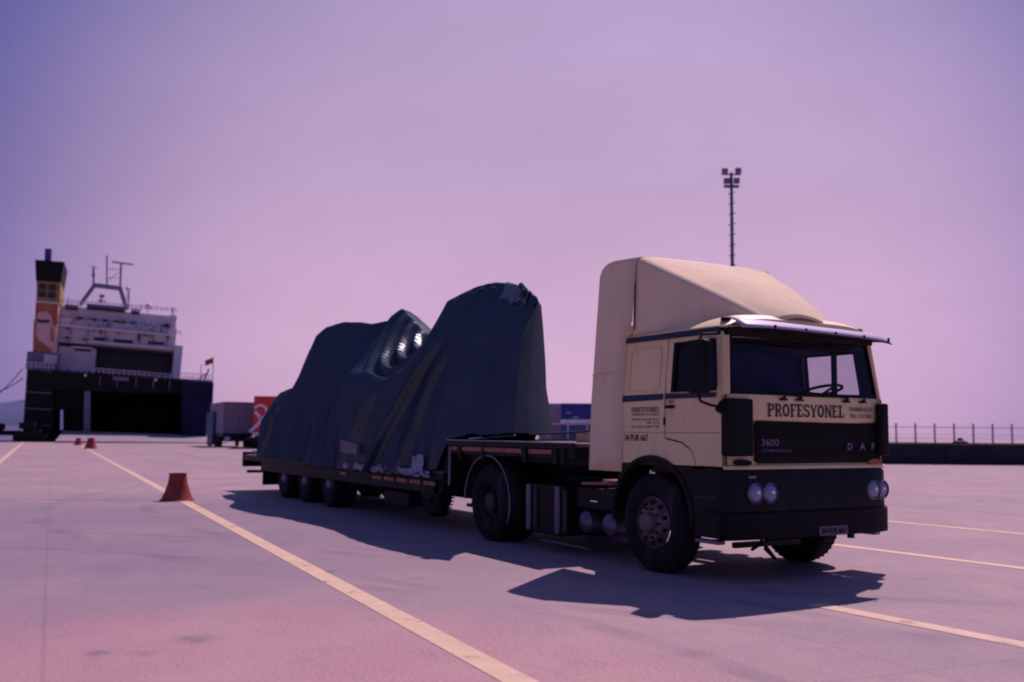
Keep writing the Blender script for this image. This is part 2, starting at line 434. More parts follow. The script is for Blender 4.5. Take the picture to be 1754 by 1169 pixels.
# slab-serif glyphs drawn as strokes, unit cell 0..1 high
def stroke(mb, pts, w, P):
    for (a, b) in zip(pts, pts[1:]):
        ax, ay = a; bx, by = b; dx, dy = bx-ax, by-ay; L = math.hypot(dx, dy); nx, ny = -dy/L*w/2, dx/L*w/2
        ex, ey = dx/L*w*.15, dy/L*w*.15
        q = [(ax-nx-ex, ay-ny-ey), (bx-nx+ex, by-ny+ey), (bx+nx+ex, by+ny+ey), (ax+nx-ex, ay+ny-ey)]
        mb.add([P(*c) for c in q], [(0, 1, 2, 3)])
def arc(cx, cy, rx, ry, a0, a1, n=10): return [(cx+rx*cos(radians(a0+(a1-a0)*k/n)), cy+ry*sin(radians(a0+(a1-a0)*k/n))) for k in range(n+1)]
GL = {
 'P': (.62, [([(.16, 0), (.16, 1)], .17), ([(.16, .94)]+arc(.34, .72, .2, .22, 90, -90)+[(.16, .5)], .12), ([(0, .04), (.34, .04)], .08), ([(0, .96), (.2, .96)], .08)]),
 'R': (.66, [([(.16, 0), (.16, 1)], .17), ([(.16, .94)]+arc(.34, .72, .18, .22, 90, -90)+[(.16, .5)], .12), ([(.34, .5), (.54, .04)], .15), ([(0, .04), (.3, .04)], .08), ([(.46, .04), (.66, .04)], .08), ([(0, .96), (.2, .96)], .08)]),
 'O': (.66, [(arc(.32, .5, .23, .43, 0, 360, 18), .15)]),
 'F': (.58, [([(.16, 0), (.16, 1)], .17), ([(0, .94), (.52, .94)], .11), ([(.16, .52), (.42, .52)], .1), ([(.5, .94), (.5, .74)], .07), ([(0, .04), (.34, .04)], .08)]),
 'E': (.60, [([(.16, 0), (.16, 1)], .17), ([(0, .94), (.52, .94)], .11), ([(.16, .52), (.42, .52)], .1), ([(0, .06), (.54, .06)], .11), ([(.5, .94), (.5, .74)], .07), ([(.53, .06), (.53, .28)], .07)]),
 'S': (.58, [(arc(.28, .73, .2, .22, 10, 270, 12)+arc(.28, .28, .2, .23, 90, -170, 12), .13)]),
 'Y': (.64, [([(.32, 0), (.32, .48)], .17), ([(.32, .44), (.08, .96)], .14), ([(.32, .44), (.56, .96)], .1), ([(0, .96), (.2, .96)], .08), ([(.46, .96), (.66, .96)], .08), ([(.18, .04), (.46, .04)], .08)]),
 'N': (.68, [([(.12, 0), (.12, 1)], .11), ([(.56, 0), (.56, 1)], .11), ([(.12, .96), (.56, .04)], .15), ([(0, .04), (.24, .04)], .08), ([(0, .96), (.2, .96)], .08), ([(.46, .96), (.68, .96)], .08)]),
 'L': (.56, [([(.16, 0), (.16, 1)], .17), ([(0, .96), (.32, .96)], .08), ([(0, .06), (.52, .06)], .11), ([(.5, .06), (.5, .3)], .07)]),
}
def slab_text(s, name, m, org, xd, ud, w, h, parent, depth=.004):
    tot = sum(GL[c][0]+.03 for c in s)-.03; xd, ud, org = Vector(xd), Vector(ud), Vector(org); nn = xd.cross(ud); mb = MB(); x = 0
    for c in s:
        gw, st = GL[c]
        for k, (pts, sw) in enumerate(st):
            P = lambda a, b, x=x, k=k: org+xd*((x+a)/tot*w)+ud*(b*h)+nn*(depth+k*.0004)
            stroke(mb, pts, sw, P)
        x += gw+.03
    return mb.build(name, m, parent)

# ================================================================== SETTING
def sheet(name, pts, z, m, parent=None):
    mb = MB(); mb.add([(p[0], p[1], z) for p in pts], [tuple(range(len(pts)))]); return mb.build(name, m, parent)
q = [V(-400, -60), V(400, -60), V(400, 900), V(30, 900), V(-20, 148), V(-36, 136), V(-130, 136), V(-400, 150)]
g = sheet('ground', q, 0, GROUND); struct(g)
SEA = mat('harbour_water', (.05, .06, .13), .25, var=.2, scale=.3, bump=.5, bscale=.6)
sea = sheet('water', [V(-6000, -3000), V(6000, -3000), V(6000, 9000), V(-6000, 9000)], -1.8, SEA); struct(sea)
HILL = mat('distant_hillside', (.055, .07, .17), 1.0, var=.25, scale=.004)
HILL2 = mat('distant_shore', (.10, .09, .19), 1.0, var=.3, scale=.01)
def ridge(name, x0, x1, d, hs, z0, m, depth=300):
    n = 60; rows = [[], [], []]
    for k in range(n+1):
        x = x0+(x1-x0)*k/n
        h = hs*(.55+.45*noise.noise(Vector((x*.004, d*.01, 3)))+.12*noise.noise(Vector((x*.02, d, 1))))
        h *= min(1, (x1-x)/300, (x-x0)/300)
        rows[0].append(V(x, d, z0)); rows[1].append(V(x, d+depth*.5, max(z0+.5, h))); rows[2].append(V(x, d+depth, z0))
    mb = MB(); mb.grid(rows); return struct(mb.build(name, m, smooth=True))
ridge('hills', -4600, -900, 2600, 135, -2, HILL, 600)
ridge('shore', -3200, -700, 1500, 36, -2, HILL2, 200)
quay = MB()
for a, b in zip(q[3:7], q[4:8]): quay.add([(a.x, a.y, 0), (b.x, b.y, 0), (b.x, b.y, -3), (a.x, a.y, -3)], [(0, 1, 2, 3)])
struct(quay.build('quay_edge', WALLM))

def line(name, a, b, w, z, m):
    a, b = Vector((a[0], a[1], 0)), Vector((b[0], b[1], 0)); d = (b-a).normalized(); n = Vector((-d.y, d.x, 0))*w/2
    return struct(sheet(name, [a-n, b-n, b+n, a+n], z, m))
k = -.1158
line('lane_line', (6.5, -5.08-k*-(6.5-3.51)), (-112, -5.08+k*(-112-3.51)), .21, .004, LINE)
line('lane_line', (-36, -5.22), (-135, 5.35), .24, .004, LINE)
line('lane_line', (-13, 1.25), (-92, 11.7), .16, .004, LINEF)
for y, x0 in ((-1.26, 2.35), (2.87, -1.6), (6.85, -4.6), (10.6, -7.5), (15.0, -9.0)):
    line('bay_line', (x0, y), (40, y), .20 if y < 9 else .16, .004, LINE if y < 9 else LINEF)
line('cross_line', (-16.6, -8.2), (-14.0, -3.42), .22, .008, LINEF)

# ================================================================== TRACTOR TRUCK
T = thing('tractor_truck', 'cream tractor truck with tall roof deflector, black grille and PROFESYONEL lettering', 'truck')
W2 = 1.215

# --- side panel: outline and window opening (x,z), near (-1) and far (+1)
def side_y(z): return W2 - max(0, z-1.9)*.10        # slight tumblehome
def sidept(x, z, s, o=0): return Vector((x, s*(side_y(z)+o), z))
def side_panel(s):
    # sleeper side, behind the door
    mb = MB()
    e = .215 if s < 0 else -.06
    pts = [(-.55, 1.19), (e, 1.19), (e, 1.9), (e, 2.58), (-.52, 2.58), (-.53, 1.9)]
    mb.prism([sidept(x, z, s) for x, z in pts], (0, -s*.04, 0)).build('side_panel', CREAM, T, bevel=.008)
    if s < 0:
        mb = MB(); o = rr(-.43, .13, 1.99, 2.50, .05); i = rr(-.415, .115, 2.005, 2.485, .045)
        mb.ring([sidept(x, z, s, .004) for x, z in o], [sidept(x, z, s, .004) for x, z in i], (0, s*.008, 0)).build('pressed_moulding', CREAM, T, bevel=.003)
    # door
    n = 5
    out = [(.235, 1.48), (.50, 1.44), (.66, 1.36), (.72, 1.25), (.735, 1.19), (1.13, 1.19), (1.145, 1.93), (1.05, 2.58), (.235, 2.58), (.235, 2.1)]
    inn = [(.33, 1.985), (.45, 1.98), (.55, 1.98), (.7, 1.98), (.85, 1.98), (1.03, 1.98), (1.045, 2.02), (.985, 2.525), (.345, 2.525), (.33, 2.4)]
    if s > 0:
        out = [(-.05, 1.48), (.2, 1.46), (.66, 1.36), (.72, 1.25), (.735, 1.19), (1.13, 1.19), (1.145, 1.93), (1.05, 2.58), (-.05, 2.58), (-.05, 2.1)]
        inn = [(.06, 1.985), (.25, 1.98), (.45, 1.98), (.6, 1.98), (.75, 1.98), (.90, 1.98), (.905, 2.02), (.86, 2.50), (.07, 2.50), (.06, 2.4)]
        MB().ring([sidept(x, z, s, -.05) for x, z in out], [sidept(x, z, s, -.05) for x, z in inn], (0, -.02, 0)).build('door_trim', INT, T)
        MB().box(.525, .565, 1.10, 1.16, 1.9, 2.56).build('window_divider', BLUEBLK, T)
    d = MB(); d.ring([sidept(x, z, s) for x, z in out], [sidept(x, z, s) for x, z in inn], (0, -s*.045, 0))
    door = d.build('door', CREAM, T, bevel=.008)
    wq = [(.345, 1.985), (1.03, 1.985), (1.045, 2.04), (.985, 2.51), (.345, 2.51)] if s < 0 else [(.07, 1.985), (.895, 1.985), (.90, 2.04), (.855, 2.49), (.075, 2.49)]
    cx_ = sum(p[0] for p in wq)/5; cz_ = sum(p[1] for p in wq)/5
    grow = lambda k: [(cx_+(x-cx_)*k, cz_+(z-cz_)*k) for x, z in wq]
    MB().ring([sidept(x, z, s, .006) for x, z in grow(1.05)], [sidept(x, z, s, .006) for x, z in grow(.95)], (0, -s*.03, 0)).build('window_frame', BLACK, door)
    MB().prism([sidept(x, z, s, -.02) for x, z in grow(1.0)], (0, -s*.004, 0)).build('window_pane', GLASS, door)
    # body below door behind the wheel arch
    MB().prism([sidept(x, z, s, -.004) for x, z in [(.215, 1.19), (.72, 1.19), (.70, 1.25), (.645, 1.35), (.49, 1.425), (.235, 1.465), (.215 if s < 0 else -.05, 1.465)]], (0, -s*.03, 0)).build('arch_panel', CREAM, T)
    return door
door = side_panel(-1); side_panel(1)
# door furniture, near side
MB().prism([sidept(x, z, -1, .004) for x, z in rr(.26, .40, 1.80, 1.835, .012, 2)], (0, -.03, 0)).build('handle', BLACK, door, bevel=.004)
MB().prism([sidept(x, z, -1, .002) for x, z in [(.24, 1.905), (1.04, 1.905), (1.06, 1.955), (.24, 1.965)]], (0, -.006, 0)).build('navy_stripe', NAVY, door)
MB().prism([sidept(x, z, -1, .002) for x, z in [(-.54, 1.885), (.205, 1.9), (.205, 1.965), (-.54, 1.96)]], (0, -.006, 0)).build('navy_stripe', NAVY, T)
MB().tube(sidept(.22, 1.62, -1), sidept(.22, 1.70, -1), .014, 8).build('hinge', CHASSIS, T)
text('TURBO', 'lettering', INK2, sidept(.27, 1.862, -1, .002), (1, 0, 0), (0, 0, 1), .12, .03, door, .02)
# roof gutter strip, both sides
for s in (-1, 1):
    MB().hexa([sidept(-.53, 2.575, s), sidept(1.06, 2.575, s), sidept(1.05, 2.645, s), sidept(-.53, 2.635, s)],
              [sidept(-.53, 2.575, s, .025), sidept(1.06, 2.575, s, .025), sidept(1.05, 2.645, s, .022), sidept(-.53, 2.635, s, .022)]).build('roof_gutter', NAVY, T, bevel=.006)
# roof: loft
rows = []
for x, zc, inset in ((-.53, 2.70, .0), (-.1, 2.745, 0), (.4, 2.79, 0), (.85, 2.82, 0), (1.03, 2.80, .01), (1.12, 2.75, .03), (1.15, 2.66, .05)):
    e = 1.15-inset; zb = 2.64; row = []
    for t in range(-12, 13):
        a = t/12; y = e*(1-(1-abs(a))**1.6)*(1 if a > 0 else -1) if a else 0
        h = zb+(zc-zb)*(1-abs(y/e)**5)
        row.append((x, y, h))
    rows.append(row)
MB().grid(rows).build('roof', CREAM, T, smooth=True, solid=.02)
# front header above windscreen, coloured black to paint in the visor's shade
MB().hexa([(1.05, -1.13, 2.56), (1.05, 1.13, 2.56), (1.08, 1.13, 2.65), (1.08, -1.13, 2.65)], [(1.12, -1.12, 2.55), (1.12, 1.12, 2.55), (1.16, 1.10, 2.67), (1.16, -1.10, 2.67)]).build('windscreen_header', BLACK, T, bevel=.01)
# A-pillars
for s in (-1, 1):
    a = [Vector((1.145, s*1.215, 1.93)), Vector((1.19, s*1.15, 1.93)), Vector((1.12, s*1.085, 2.6)), Vector((1.055, s*1.145, 2.6))]
    b = [p+Vector((-.05, -s*.05, 0)) for p in a]
    MB().hexa(a, b).build('windscreen_pillar', CREAM, T, bevel=.012)
# windscreen (with rubber surround)
def wsp(y, z, o=0):
    t = (z-1.93)/.67; x = 1.205-.085*t-.045*(abs(y)/1.15)**2.5
    return Vector((x+o, y, z))
outw = [(y*1, z) for y, z in [(-1.145, 1.935), (-.6, 1.935), (0, 1.935), (.6, 1.935), (1.145, 1.935), (1.145, 2.1), (1.085, 2.59), (.6, 2.6), (0, 2.6), (-.6, 2.6), (-1.085, 2.59), (-1.145, 2.1)]]
innw = [(-1.08, 1.985), (-.6, 1.975), (0, 1.975), (.6, 1.975), (1.08, 1.985), (1.09, 2.1), (1.03, 2.545), (.6, 2.56), (0, 2.56), (-.6, 2.56), (-1.03, 2.545), (-1.09, 2.1)]
MB().ring([wsp(y, z, .006) for y, z in outw], [wsp(y, z, .006) for y, z in innw], (-.03, 0, 0)).build('windscreen_rubber', BLACK, T)
rows = [[wsp(-1.09+2.18*k/16, 1.96+.62*j/6, -.012) for k in range(17)] for j in range(7)]
MB().grid(rows).build('windscreen', GLASS, T, smooth=True)
# wipers
for y in (-.42, -.18, .55, .82):
    wp = MB(); wp.tube((1.21, y, 1.90), (1.245, y, 1.925), .016, 8)
    wp.box(1.205, 1.235, y-.05, y+.05, 1.885, 1.905)
    if y in (-.18, .55): wp.tube((1.24, y, 1.93), (1.215, y-.42, 1.965), .008, 6)
    wp.build('wiper', BLACK, T)
# back wall of cab, floor, dashboard, seats, steering wheel
back = MB(); back.box(-.5, -.46, -1.10, 1.10, 1.2, 2.56); back.build('rear_wall', INT, T)
MB().box(-.46, 1.12, -1.16, 1.16, 1.19, 1.25).build('cab_floor', INT, T)
MB().box(-.02, .02, -1.12, 1.10, 1.3, 2.60).build('sleeper_curtain', SEAT, T)
MB().box(-.4, 1.06, -1.1, 1.1, 2.50, 2.54).build('headlining', INT, T)
MB().prism([(.82, 0, 1.5), (1.10, 0, 1.5), (1.13, 0, 1.92), (.98, 0, 1.97), (.84, 0, 1.93)], (0, 2.2, 0)).build('dashboard', INT, T, bevel=.02).location.y = -1.1
for y in (-.65, .62):
    st = MB(); st.box(.28, .78, y-.24, y+.24, 1.45, 1.62); st.box(.2, .34, y-.23, y+.23, 1.6, 2.12)
    st.build('seat', SEAT, T, bevel=.05)
rows = []
c = Vector((.80, .62, 2.03)); ax = Vector((-.25, 0, .97)).normalized(); e1 = Vector((0, 1, 0)); e2 = ax.cross(e1)
for i in range(29):
    t = 2*pi*i/28; rc = c+(e1*cos(t)+e2*sin(t))*.235; rad = (e1*cos(t)+e2*sin(t)); rows.append([rc+(rad*cos(2*pi*j/8)+ax*sin(2*pi*j/8))*.017 for j in range(9)])
sw = MB(); sw.grid(rows)
for t in (0.3, 2.8, 4.7): sw.tube(c-ax*.04, c+(e1*cos(t)+e2*sin(t))*.23, .014, 6)
sw.tube(c-ax*.05, Vector((1.0, .62, 1.7)), .03, 8)
sw.build('steering_wheel', BLACK, T, smooth=True)
# front panel
fx = 1.165
def fp(y, z, o=0): return Vector((fx+.03-.05*(abs(y)/1.2)**4+o, y, z))
rows = [[fp(-1.2+2.4*k/20, z) for k in range(21)] for z in (1.66, 1.72, 1.8, 1.88, 1.925, 1.94)]
MB().grid(rows).build('front_panel', CREAM, T, smooth=True, solid=.02)
MB().grid([[fp(-1.2+2.4*k/20, z, -.012) for k in range(21)] for z in (1.17, 1.3, 1.5, 1.66)]).build('lower_front_panel', CREAM, T, smooth=True, solid=.02)
MB().grid([[fp(-1.215+2.43*k/20, z, .012) for k in range(21)] for z in (1.165, 1.175, 1.205)]).build('sill_trim', CREAM, T, smooth=True, solid=.02)
# cream cab corners below windscreen (near/far)
for s in (-1, 1):
    MB().prism([(1.12, s*1.215, 1.19), (1.175, s*1.185, 1.19), (1.175, s*1.185, 1.93), (1.13, s*1.215, 1.93)], (0, 0, .002)).build('corner_seam', SEAM, T)
    MB().hexa([(1.10, s*1.215, 1.19), (1.15, s*1.2, 1.19), (1.15, s*1.2, 1.93), (1.10, s*1.215, 1.93)], [(1.10, s*1.15, 1.19), (1.15, s*1.15, 1.19), (1.15, s*1.15, 1.93), (1.10, s*1.15, 1.93)]).build('corner_panel', CREAM, T)
# grille
gp = [(y, z) for y, z in rr(-.83, 1.13, 1.222, 1.665, .045)]
gr = MB().prism([fp(y, z, .006) for y, z in gp], (.03, 0, 0)).build('grille', BLACK, T, bevel=.012)
for z in (1.30, 1.36, 1.50, 1.56, 1.61):
    MB().hexa([fp(-.79, z, .036), fp(1.09, z, .036), fp(1.09, z+.022, .036), fp(-.79, z+.022, .036)], [fp(-.79, z+.004, .048), fp(1.09, z+.004, .048), fp(1.09, z+.016, .048), fp(-.79, z+.016, .048)]).build('slat', BLACK, gr)
text('3600', 'lettering', SILVERT, fp(-.77, 1.405, .05), (0, 1, 0), (0, 0, 1), .25, .075, gr, .02)
text('ATi TURBO INTERCOOLING', 'lettering', SILVERT, fp(-.76, 1.345, .05), (0, 1, 0), (0, 0, 1), .42, .028, gr, .01)
for ch, y, w in (('D', .52, .09), ('A', .72, .11), ('F', .93, .06)):
    text(ch, 'lettering', SILVERT if ch != 'A' else STEEL, fp(y, 1.365, .052), (0, 1, 0), (0, 0, 1), w*.85, .075, gr, .03)
# lettering on the cream band
slab_text('PROFESYONEL', 'lettering', INK, fp(-.645, 1.715, .016), (0, 1, 0), (0, 0, 1), 1.17, .135, T)
text('TASIMACILIK', 'lettering', INK2, fp(.60, 1.79, .016), (0, 1, 0), (0, 0, 1), .40, .045, T, .03)
text('TEL: 212 2687', 'lettering', INK2, fp(.61, 1.715, .016), (0, 1, 0), (0, 0, 1), .38, .045, T, .03)
# side lettering
slab_text('PROFESYONEL', 'lettering', INK2, sidept(-.36, 1.765, -1, .004), (1, 0, 0), (0, 0, 1), .50, .058, T, 0.002)
for z, a, b, s_ in ((1.728, -.35, .14, 'TASIMACILIK VE TICARET'), (1.672, -.35, .14, 'KARTAL CAD. NO 24 IST'), (1.635, -.10, .14, 'TEL 212'), (1.59, -.36, .14, 'FAX 0212 268 7190')):
    text(s_, 'lettering', INK2, sidept(a, z, -1, .002), (1, 0, 0), (0, 0, 1), b-a, .024, T, .02)
text('34 PUR 667', 'lettering', NAVY, sidept(-.49, 1.44, -1, .002), (1, 0, 0), (0, 0, 1), .43, .075, T, .02)
# panel seams on the side
sm = MB(); sm.box(-.50, 1.1, -W2-.0025, -W2, 1.535, 1.539); sm.build('panel_seam', SEAM, T)
# corner air deflectors
for s in (-1, 1):
    pts = [(1.13, s*1.235), (1.235, s*1.225), (1.27, s*1.17), (1.27, s*(.90 if s < 0 else 1.06)), (1.20, s*(.88 if s < 0 else 1.04))]
    mb = MB(); mb.prism([(x, y, 1.30) for x, y in pts], (0, 0, .59)); mb.build('corner_air_vane', BLACK, T, bevel=.025, seg=3)
    MB().prism([(fx+.02, s*1.0+s*a*.12, 1.235+b) for a, b in [(cos(t), .032*sin(t)) for t in [2*pi*k/12 for k in range(12)]]], (.04, 0, 0)).build('indicator_lamp', BLACK if s < 0 else AMBER, T, bevel=.006)
# bumper
def bp_(y, z, o=0): return Vector((1.235-.10*(abs(y)/1.23)**6+o, y, z))
ys = [-1.23+2.46*k/30 for k in range(31)]
bm_ = MB(); bm_.grid([[bp_(y, z, o) for y in ys] for z, o in ((.70, -.02), (.72, .0), (1.12, .0), (1.16, -.03), (1.165, -.25))])
BUMP = bm_.build('bumper', BLUEBLK, T, smooth=True, solid=.02)
lb = MB(); lb.grid([[bp_(y*1.035, z, o+.03) for y in ys] for z, o in ((.45, -.10), (.46, 0), (.71, .0), (.73, -.03), (.735, -.2))])
lb.build('lower_bumper', BLACK, T, smooth=True, solid=.02)
for s in (-1, 1):
    sb = MB(); sb.prism([(1.13, s*1.225, .72), (1.13, s*1.225, 1.16), (.62, s*1.225, 1.16), (.66, s*1.225, .95), (.66, s*1.225, .60), (.72, s*1.225, .46), (1.10, s*1.225, .46)], (0, -s*.03, 0))
    sb.build('bumper_side', BLUEBLK, T, bevel=.008)
    stp = MB(); stp.box(.72, 1.08, s*1.18-.05, s*1.18+.05, .40, .44); stp.build('step', STEEL, T, bevel=.01)
    MB().box(.74, 1.06, s*1.228-.006, s*1.228+.006, .86, .885).build('step', CHASSIS, T)
# headlights
for y in (-.855, -.655, .955, 1.145):
    x = bp_(y, 1).x
    h = MB(); h.lathe([(.105, -.02), (.112, .02), (.098, .035), (.092, .01)], (x, y, .92), 'X', 24); hh = h.build('headlight', STEEL, T, smooth=True)
    l = MB(); l.lathe([(.092, .012), (.08, .025), (.05, .035), (.0001, .04)], (x, y, .92), 'X', 24); l.build('lens', GLASSD, hh, smooth=True)
    MB().lathe([(.0001, .052), (.022, .046), (.028, .036)], (x, y+.01, .935), 'X', 14).build('bulb_glint', CHROME, hh, smooth=True)
MB().box(1.235, 1.25, -.96, -.86, 1.075, 1.10).build('badge', STEEL, BUMP)
# licence plate, hanging low
pl = MB(); pl.box(1.27, 1.28, .02, .46, .455, .555); plo = pl.build('licence_plate', GREYP, T, bevel=.003)
text('34 PUR 667', 'lettering', BLACK, (1.281, .05, .475), (0, 1, 0), (0, 0, 1), .38, .06, plo, .02)
th = MB(); th.tube((1.18, .62, .47), (1.18, .62, .40), .04, 10); th.build('tow_pin', CHASSIS, T)
# sun visor above windscreen
rows = []
for x, z in ((1.10, 2.715), (1.16, 2.712), (1.30, 2.68), (1.42, 2.63), (1.45, 2.60)):
    t = (x-1.10)/.35
    rows.append([(x-.12*(abs(y)/1.25)**5*t, y*(.935+.03*t), z-.022*y-.015*t*(abs(y)/1.2)**3) for y in [-1.18+2.36*k/24 for k in range(25)]])
VIS = MB().grid(rows).build('sun_visor', VISOR, T, smooth=True, solid=.012)
MB().path([(1.452-.12*(abs(y)/1.25)**5, y*.99, 2.592-.022*y-.015*(abs(y)/1.2)**3) for y in [-1.15+2.3*k/16 for k in range(17)]], .007, 6).build('edge_trim', BLUEBLK, VIS)
for y in (-.75, -.3, .15, .6, 1.0):
    MB().tube((1.44, y, 2.585-.022*y), (1.44, y, 2.635-.022*y), .013, 8).build('bolt', BLACK, VIS)
    MB().tube((1.12, y, 2.60), (1.40, y, 2.595-.022*y), .010, 6).build('stay', CHASSIS, VIS)
for y in (-1.02, 1.02):
    ml = MB(); ml.lathe([(.0001, .035), (.05, .03), (.06, .0)], (1.0, y, 2.72), 'Z', 12); ml.build('marker_lamp', AMBER if y > 0 else BLACK, T, smooth=True)
# mirror
mr_ = MB(); mr_.prism([(x, -1.5+.0, z) for x, z in rr(.92, 1.20, 1.94, 2.49, .05)], (0, .10, 0)); MIR = mr_.build('mirror', BLACK, T, bevel=.02, seg=3)
arm = MB(); arm.path([(1.05, -1.45, 1.95), (1.06, -1.44, 1.86), (1.14, -1.38, 1.82), (1.13, -1.21, 1.80)], .014, 8)
arm.build('arm', BLACK, MIR, smooth=True); arm = MB(); arm.path([(1.05, -1.45, 2.48), (1.04, -1.38, 2.55), (1.05, -1.16, 2.57)], .014, 8); MB().tube((1.13, -1.25, 1.76), (1.13, -1.19, 1.84), .045, 10).build('arm_mount', BLACK, MIR)
arm.build('arm', BLACK, MIR, smooth=True)
MB().hexa([(.78, -1.30, 2.50), (.98, -1.30, 2.50), (.98, -1.16, 2.54), (.78, -1.16, 2.54)], [(.78, -1.30, 2.507), (.98, -1.30, 2.507), (.98, -1.16, 2.547), (.78, -1.16, 2.547)]).build('kerb_mirror', CHROME, T)

# --- roof deflector: side profile heights, loft across
def defl():
    # top edge line: x -> z, half width
    prof = []
    for k in range(29):
        t = k/28; x = -.45+1.56*t
        z = 3.61-.80*t-.08*t**4
        w = 1.08-.42*t-.17*t**3
        yb = w+.04
        prof.append((x, z, w, yb, 2.64))
    rows = []
    for x, z, w, yb, base in prof:
        row = []
        tt = (x+.45)/1.56; rd = .10; dz = .07
        sz = z-dz                       # where the rounded edge starts
        base = min(base, sz-.02)
        for s in (-1, 1):
            seq = []
            for k in range(7): t = k/6; seq.append((x, s*(yb+(w-yb)*t**1.3), base+(sz-base)*t))
            for k in range(1, 7): a = pi/2*k/6; seq.append((x-.0, s*(w-rd+rd*cos(a)), sz+dz*sin(a)))
            if s < 0: near = seq
            else: far = seq[::-1]
        mid = []
        wi = w-rd
        for k in range(1, 16): y = -wi+2*wi*k/16; mid.append((x, y, z+(.015+.065*min(1, tt*2))*(1-(y/wi)**2)))
        rows.append(near+mid+far)
    return rows
R_ = defl()
# roof spoiler part (forward of seam x=-.40) and rear collar + side fairings
MB().grid(R_).build('roof_deflector', CREAM2, T, smooth=True, solid=.02)
def collar():
    mb = MB(); rows = []
    for x0, x1_, zz, w in ((-1.02, 0, 3.50, 1.17), (-1.0, 0, 3.57, 1.16), (-.93, 0, 3.615, 1.15), (-.80, 0, 3.63, 1.135), (-.42, 0, 3.605, 1.10)):
        row = []
        for s in (-1, 1):
            seq = []
            for k in range(15):
                z = 1.085+(zz-.08-1.085)*k/14
                lean = -.15*(1-(z-1.085)/2.5)      # lower end sits further back
                x = x0+lean if x0 < -.5 else min(-.42, -.42)
                if x0 > -.5: x = -.42-(.11 if z < 2.66 else 0)
                yy = 1.235+(w-1.235)*max(0, (z-1.9)/1.7)
                seq.append((x, s*yy, z))
            for k in range(1, 7): a = pi/2*k/6; seq.append((x0 if x0 < -.5 else -.42, s*(w-.11+.11*cos(a)), zz-.08+.08*sin(a)))
            if s < 0: near = seq
            else: far = seq[::-1]
        mid = [(x0 if x0 < -.5 else -.42, y, zz+.005*(1-(y/(w-.11))**2)) for y in [-(w-.11)+2*(w-.11)*k/16 for k in range(1, 16)]]
        rows.append(near+mid+far)
    mb.grid(rows)
    for s in (-1, 1):
        fl = [[(-.535, s*1.236, 1.09), (-.535, s*1.0, 1.09)], [(-.535, s*1.236, 1.9), (-.535, s*1.0, 1.9)], [(-.535, s*1.215, 2.4), (-.535, s*1.0, 2.4)], [(-.535, s*1.205, 2.66), (-.535, s*1.0, 2.66)], [(-.425, s*1.185, 2.78), (-.425, s*.9, 2.78)]]
        mb.grid(fl)
    return mb.build('side_fairing', CREAM2, T, smooth=True, solid=.012)
collar()
MB().tube((-.415, -1.135, 2.72), (-.415, -1.12, 3.3), .006, 6).build('panel_seam', SEAM, T)
for z in (2.215,):
    MB().box(-1.10, -.57, -1.2465, -1.235, z, z+.012).build('panel_lip', CREAM2, T)
MB().box(-.562, -.552, -1.236, -1.20, 1.19, 1.88).build('panel_seam', SEAM, T)

# --- fender / wheel arch (front)
for s in (-1, 1):
    a = MB(); y0, y1 = s*1.235, s*.85
    pr = []
    for k in range(0, 21):
        t = radians(-8+196*k/20); pr.append((.70*cos(t), .62+.66*sin(t) if sin(t) > 0 else .62+.66*sin(t)))
    rows = [[(x, y0, z) for x, z in pr], [(x, y0-s*.03, z) for x, z in pr], [(x, y1, z) for x, z in pr]]
    lip = [[(x*.94, y0+s*.004, .62+(z-.62)*.93) for x, z in pr]]
    a.grid(lip+rows); a.build('front_fender', BLUEBLK, T, smooth=True, solid=.015)
    # infill between arch and cab
    f = MB(); top = [(x, 1.175) for x, z in pr]; fill = []
    for i in range(len(pr)-1):
        (xa, za), (xb, zb) = pr[i], pr[i+1]
        xa_, xb_ = max(-.56, min(.72, xa)), max(-.56, min(.72, xb))
        if za > .62 and zb > .62:
            f.add([(xa, y0-s*.012, za), (xb, y0-s*.012, zb), (xb_, y0-s*.012, 1.178), (xa_, y0-s*.012, 1.178)], [(0, 1, 2, 3)])
    f.build('arch_infill', BLUEBLK, T, solid=.01)
    MB().box(-.75, .75, s*.60-.02, s*.60+.02, .52, 1.2).build('arch_liner', BLUEBLK, T)
    MB().box(.02, .10, s*1.236-.012, s*1.236+.012, 1.085, 1.10).build('side_marker', CHROME if s < 0 else AMBER, T)

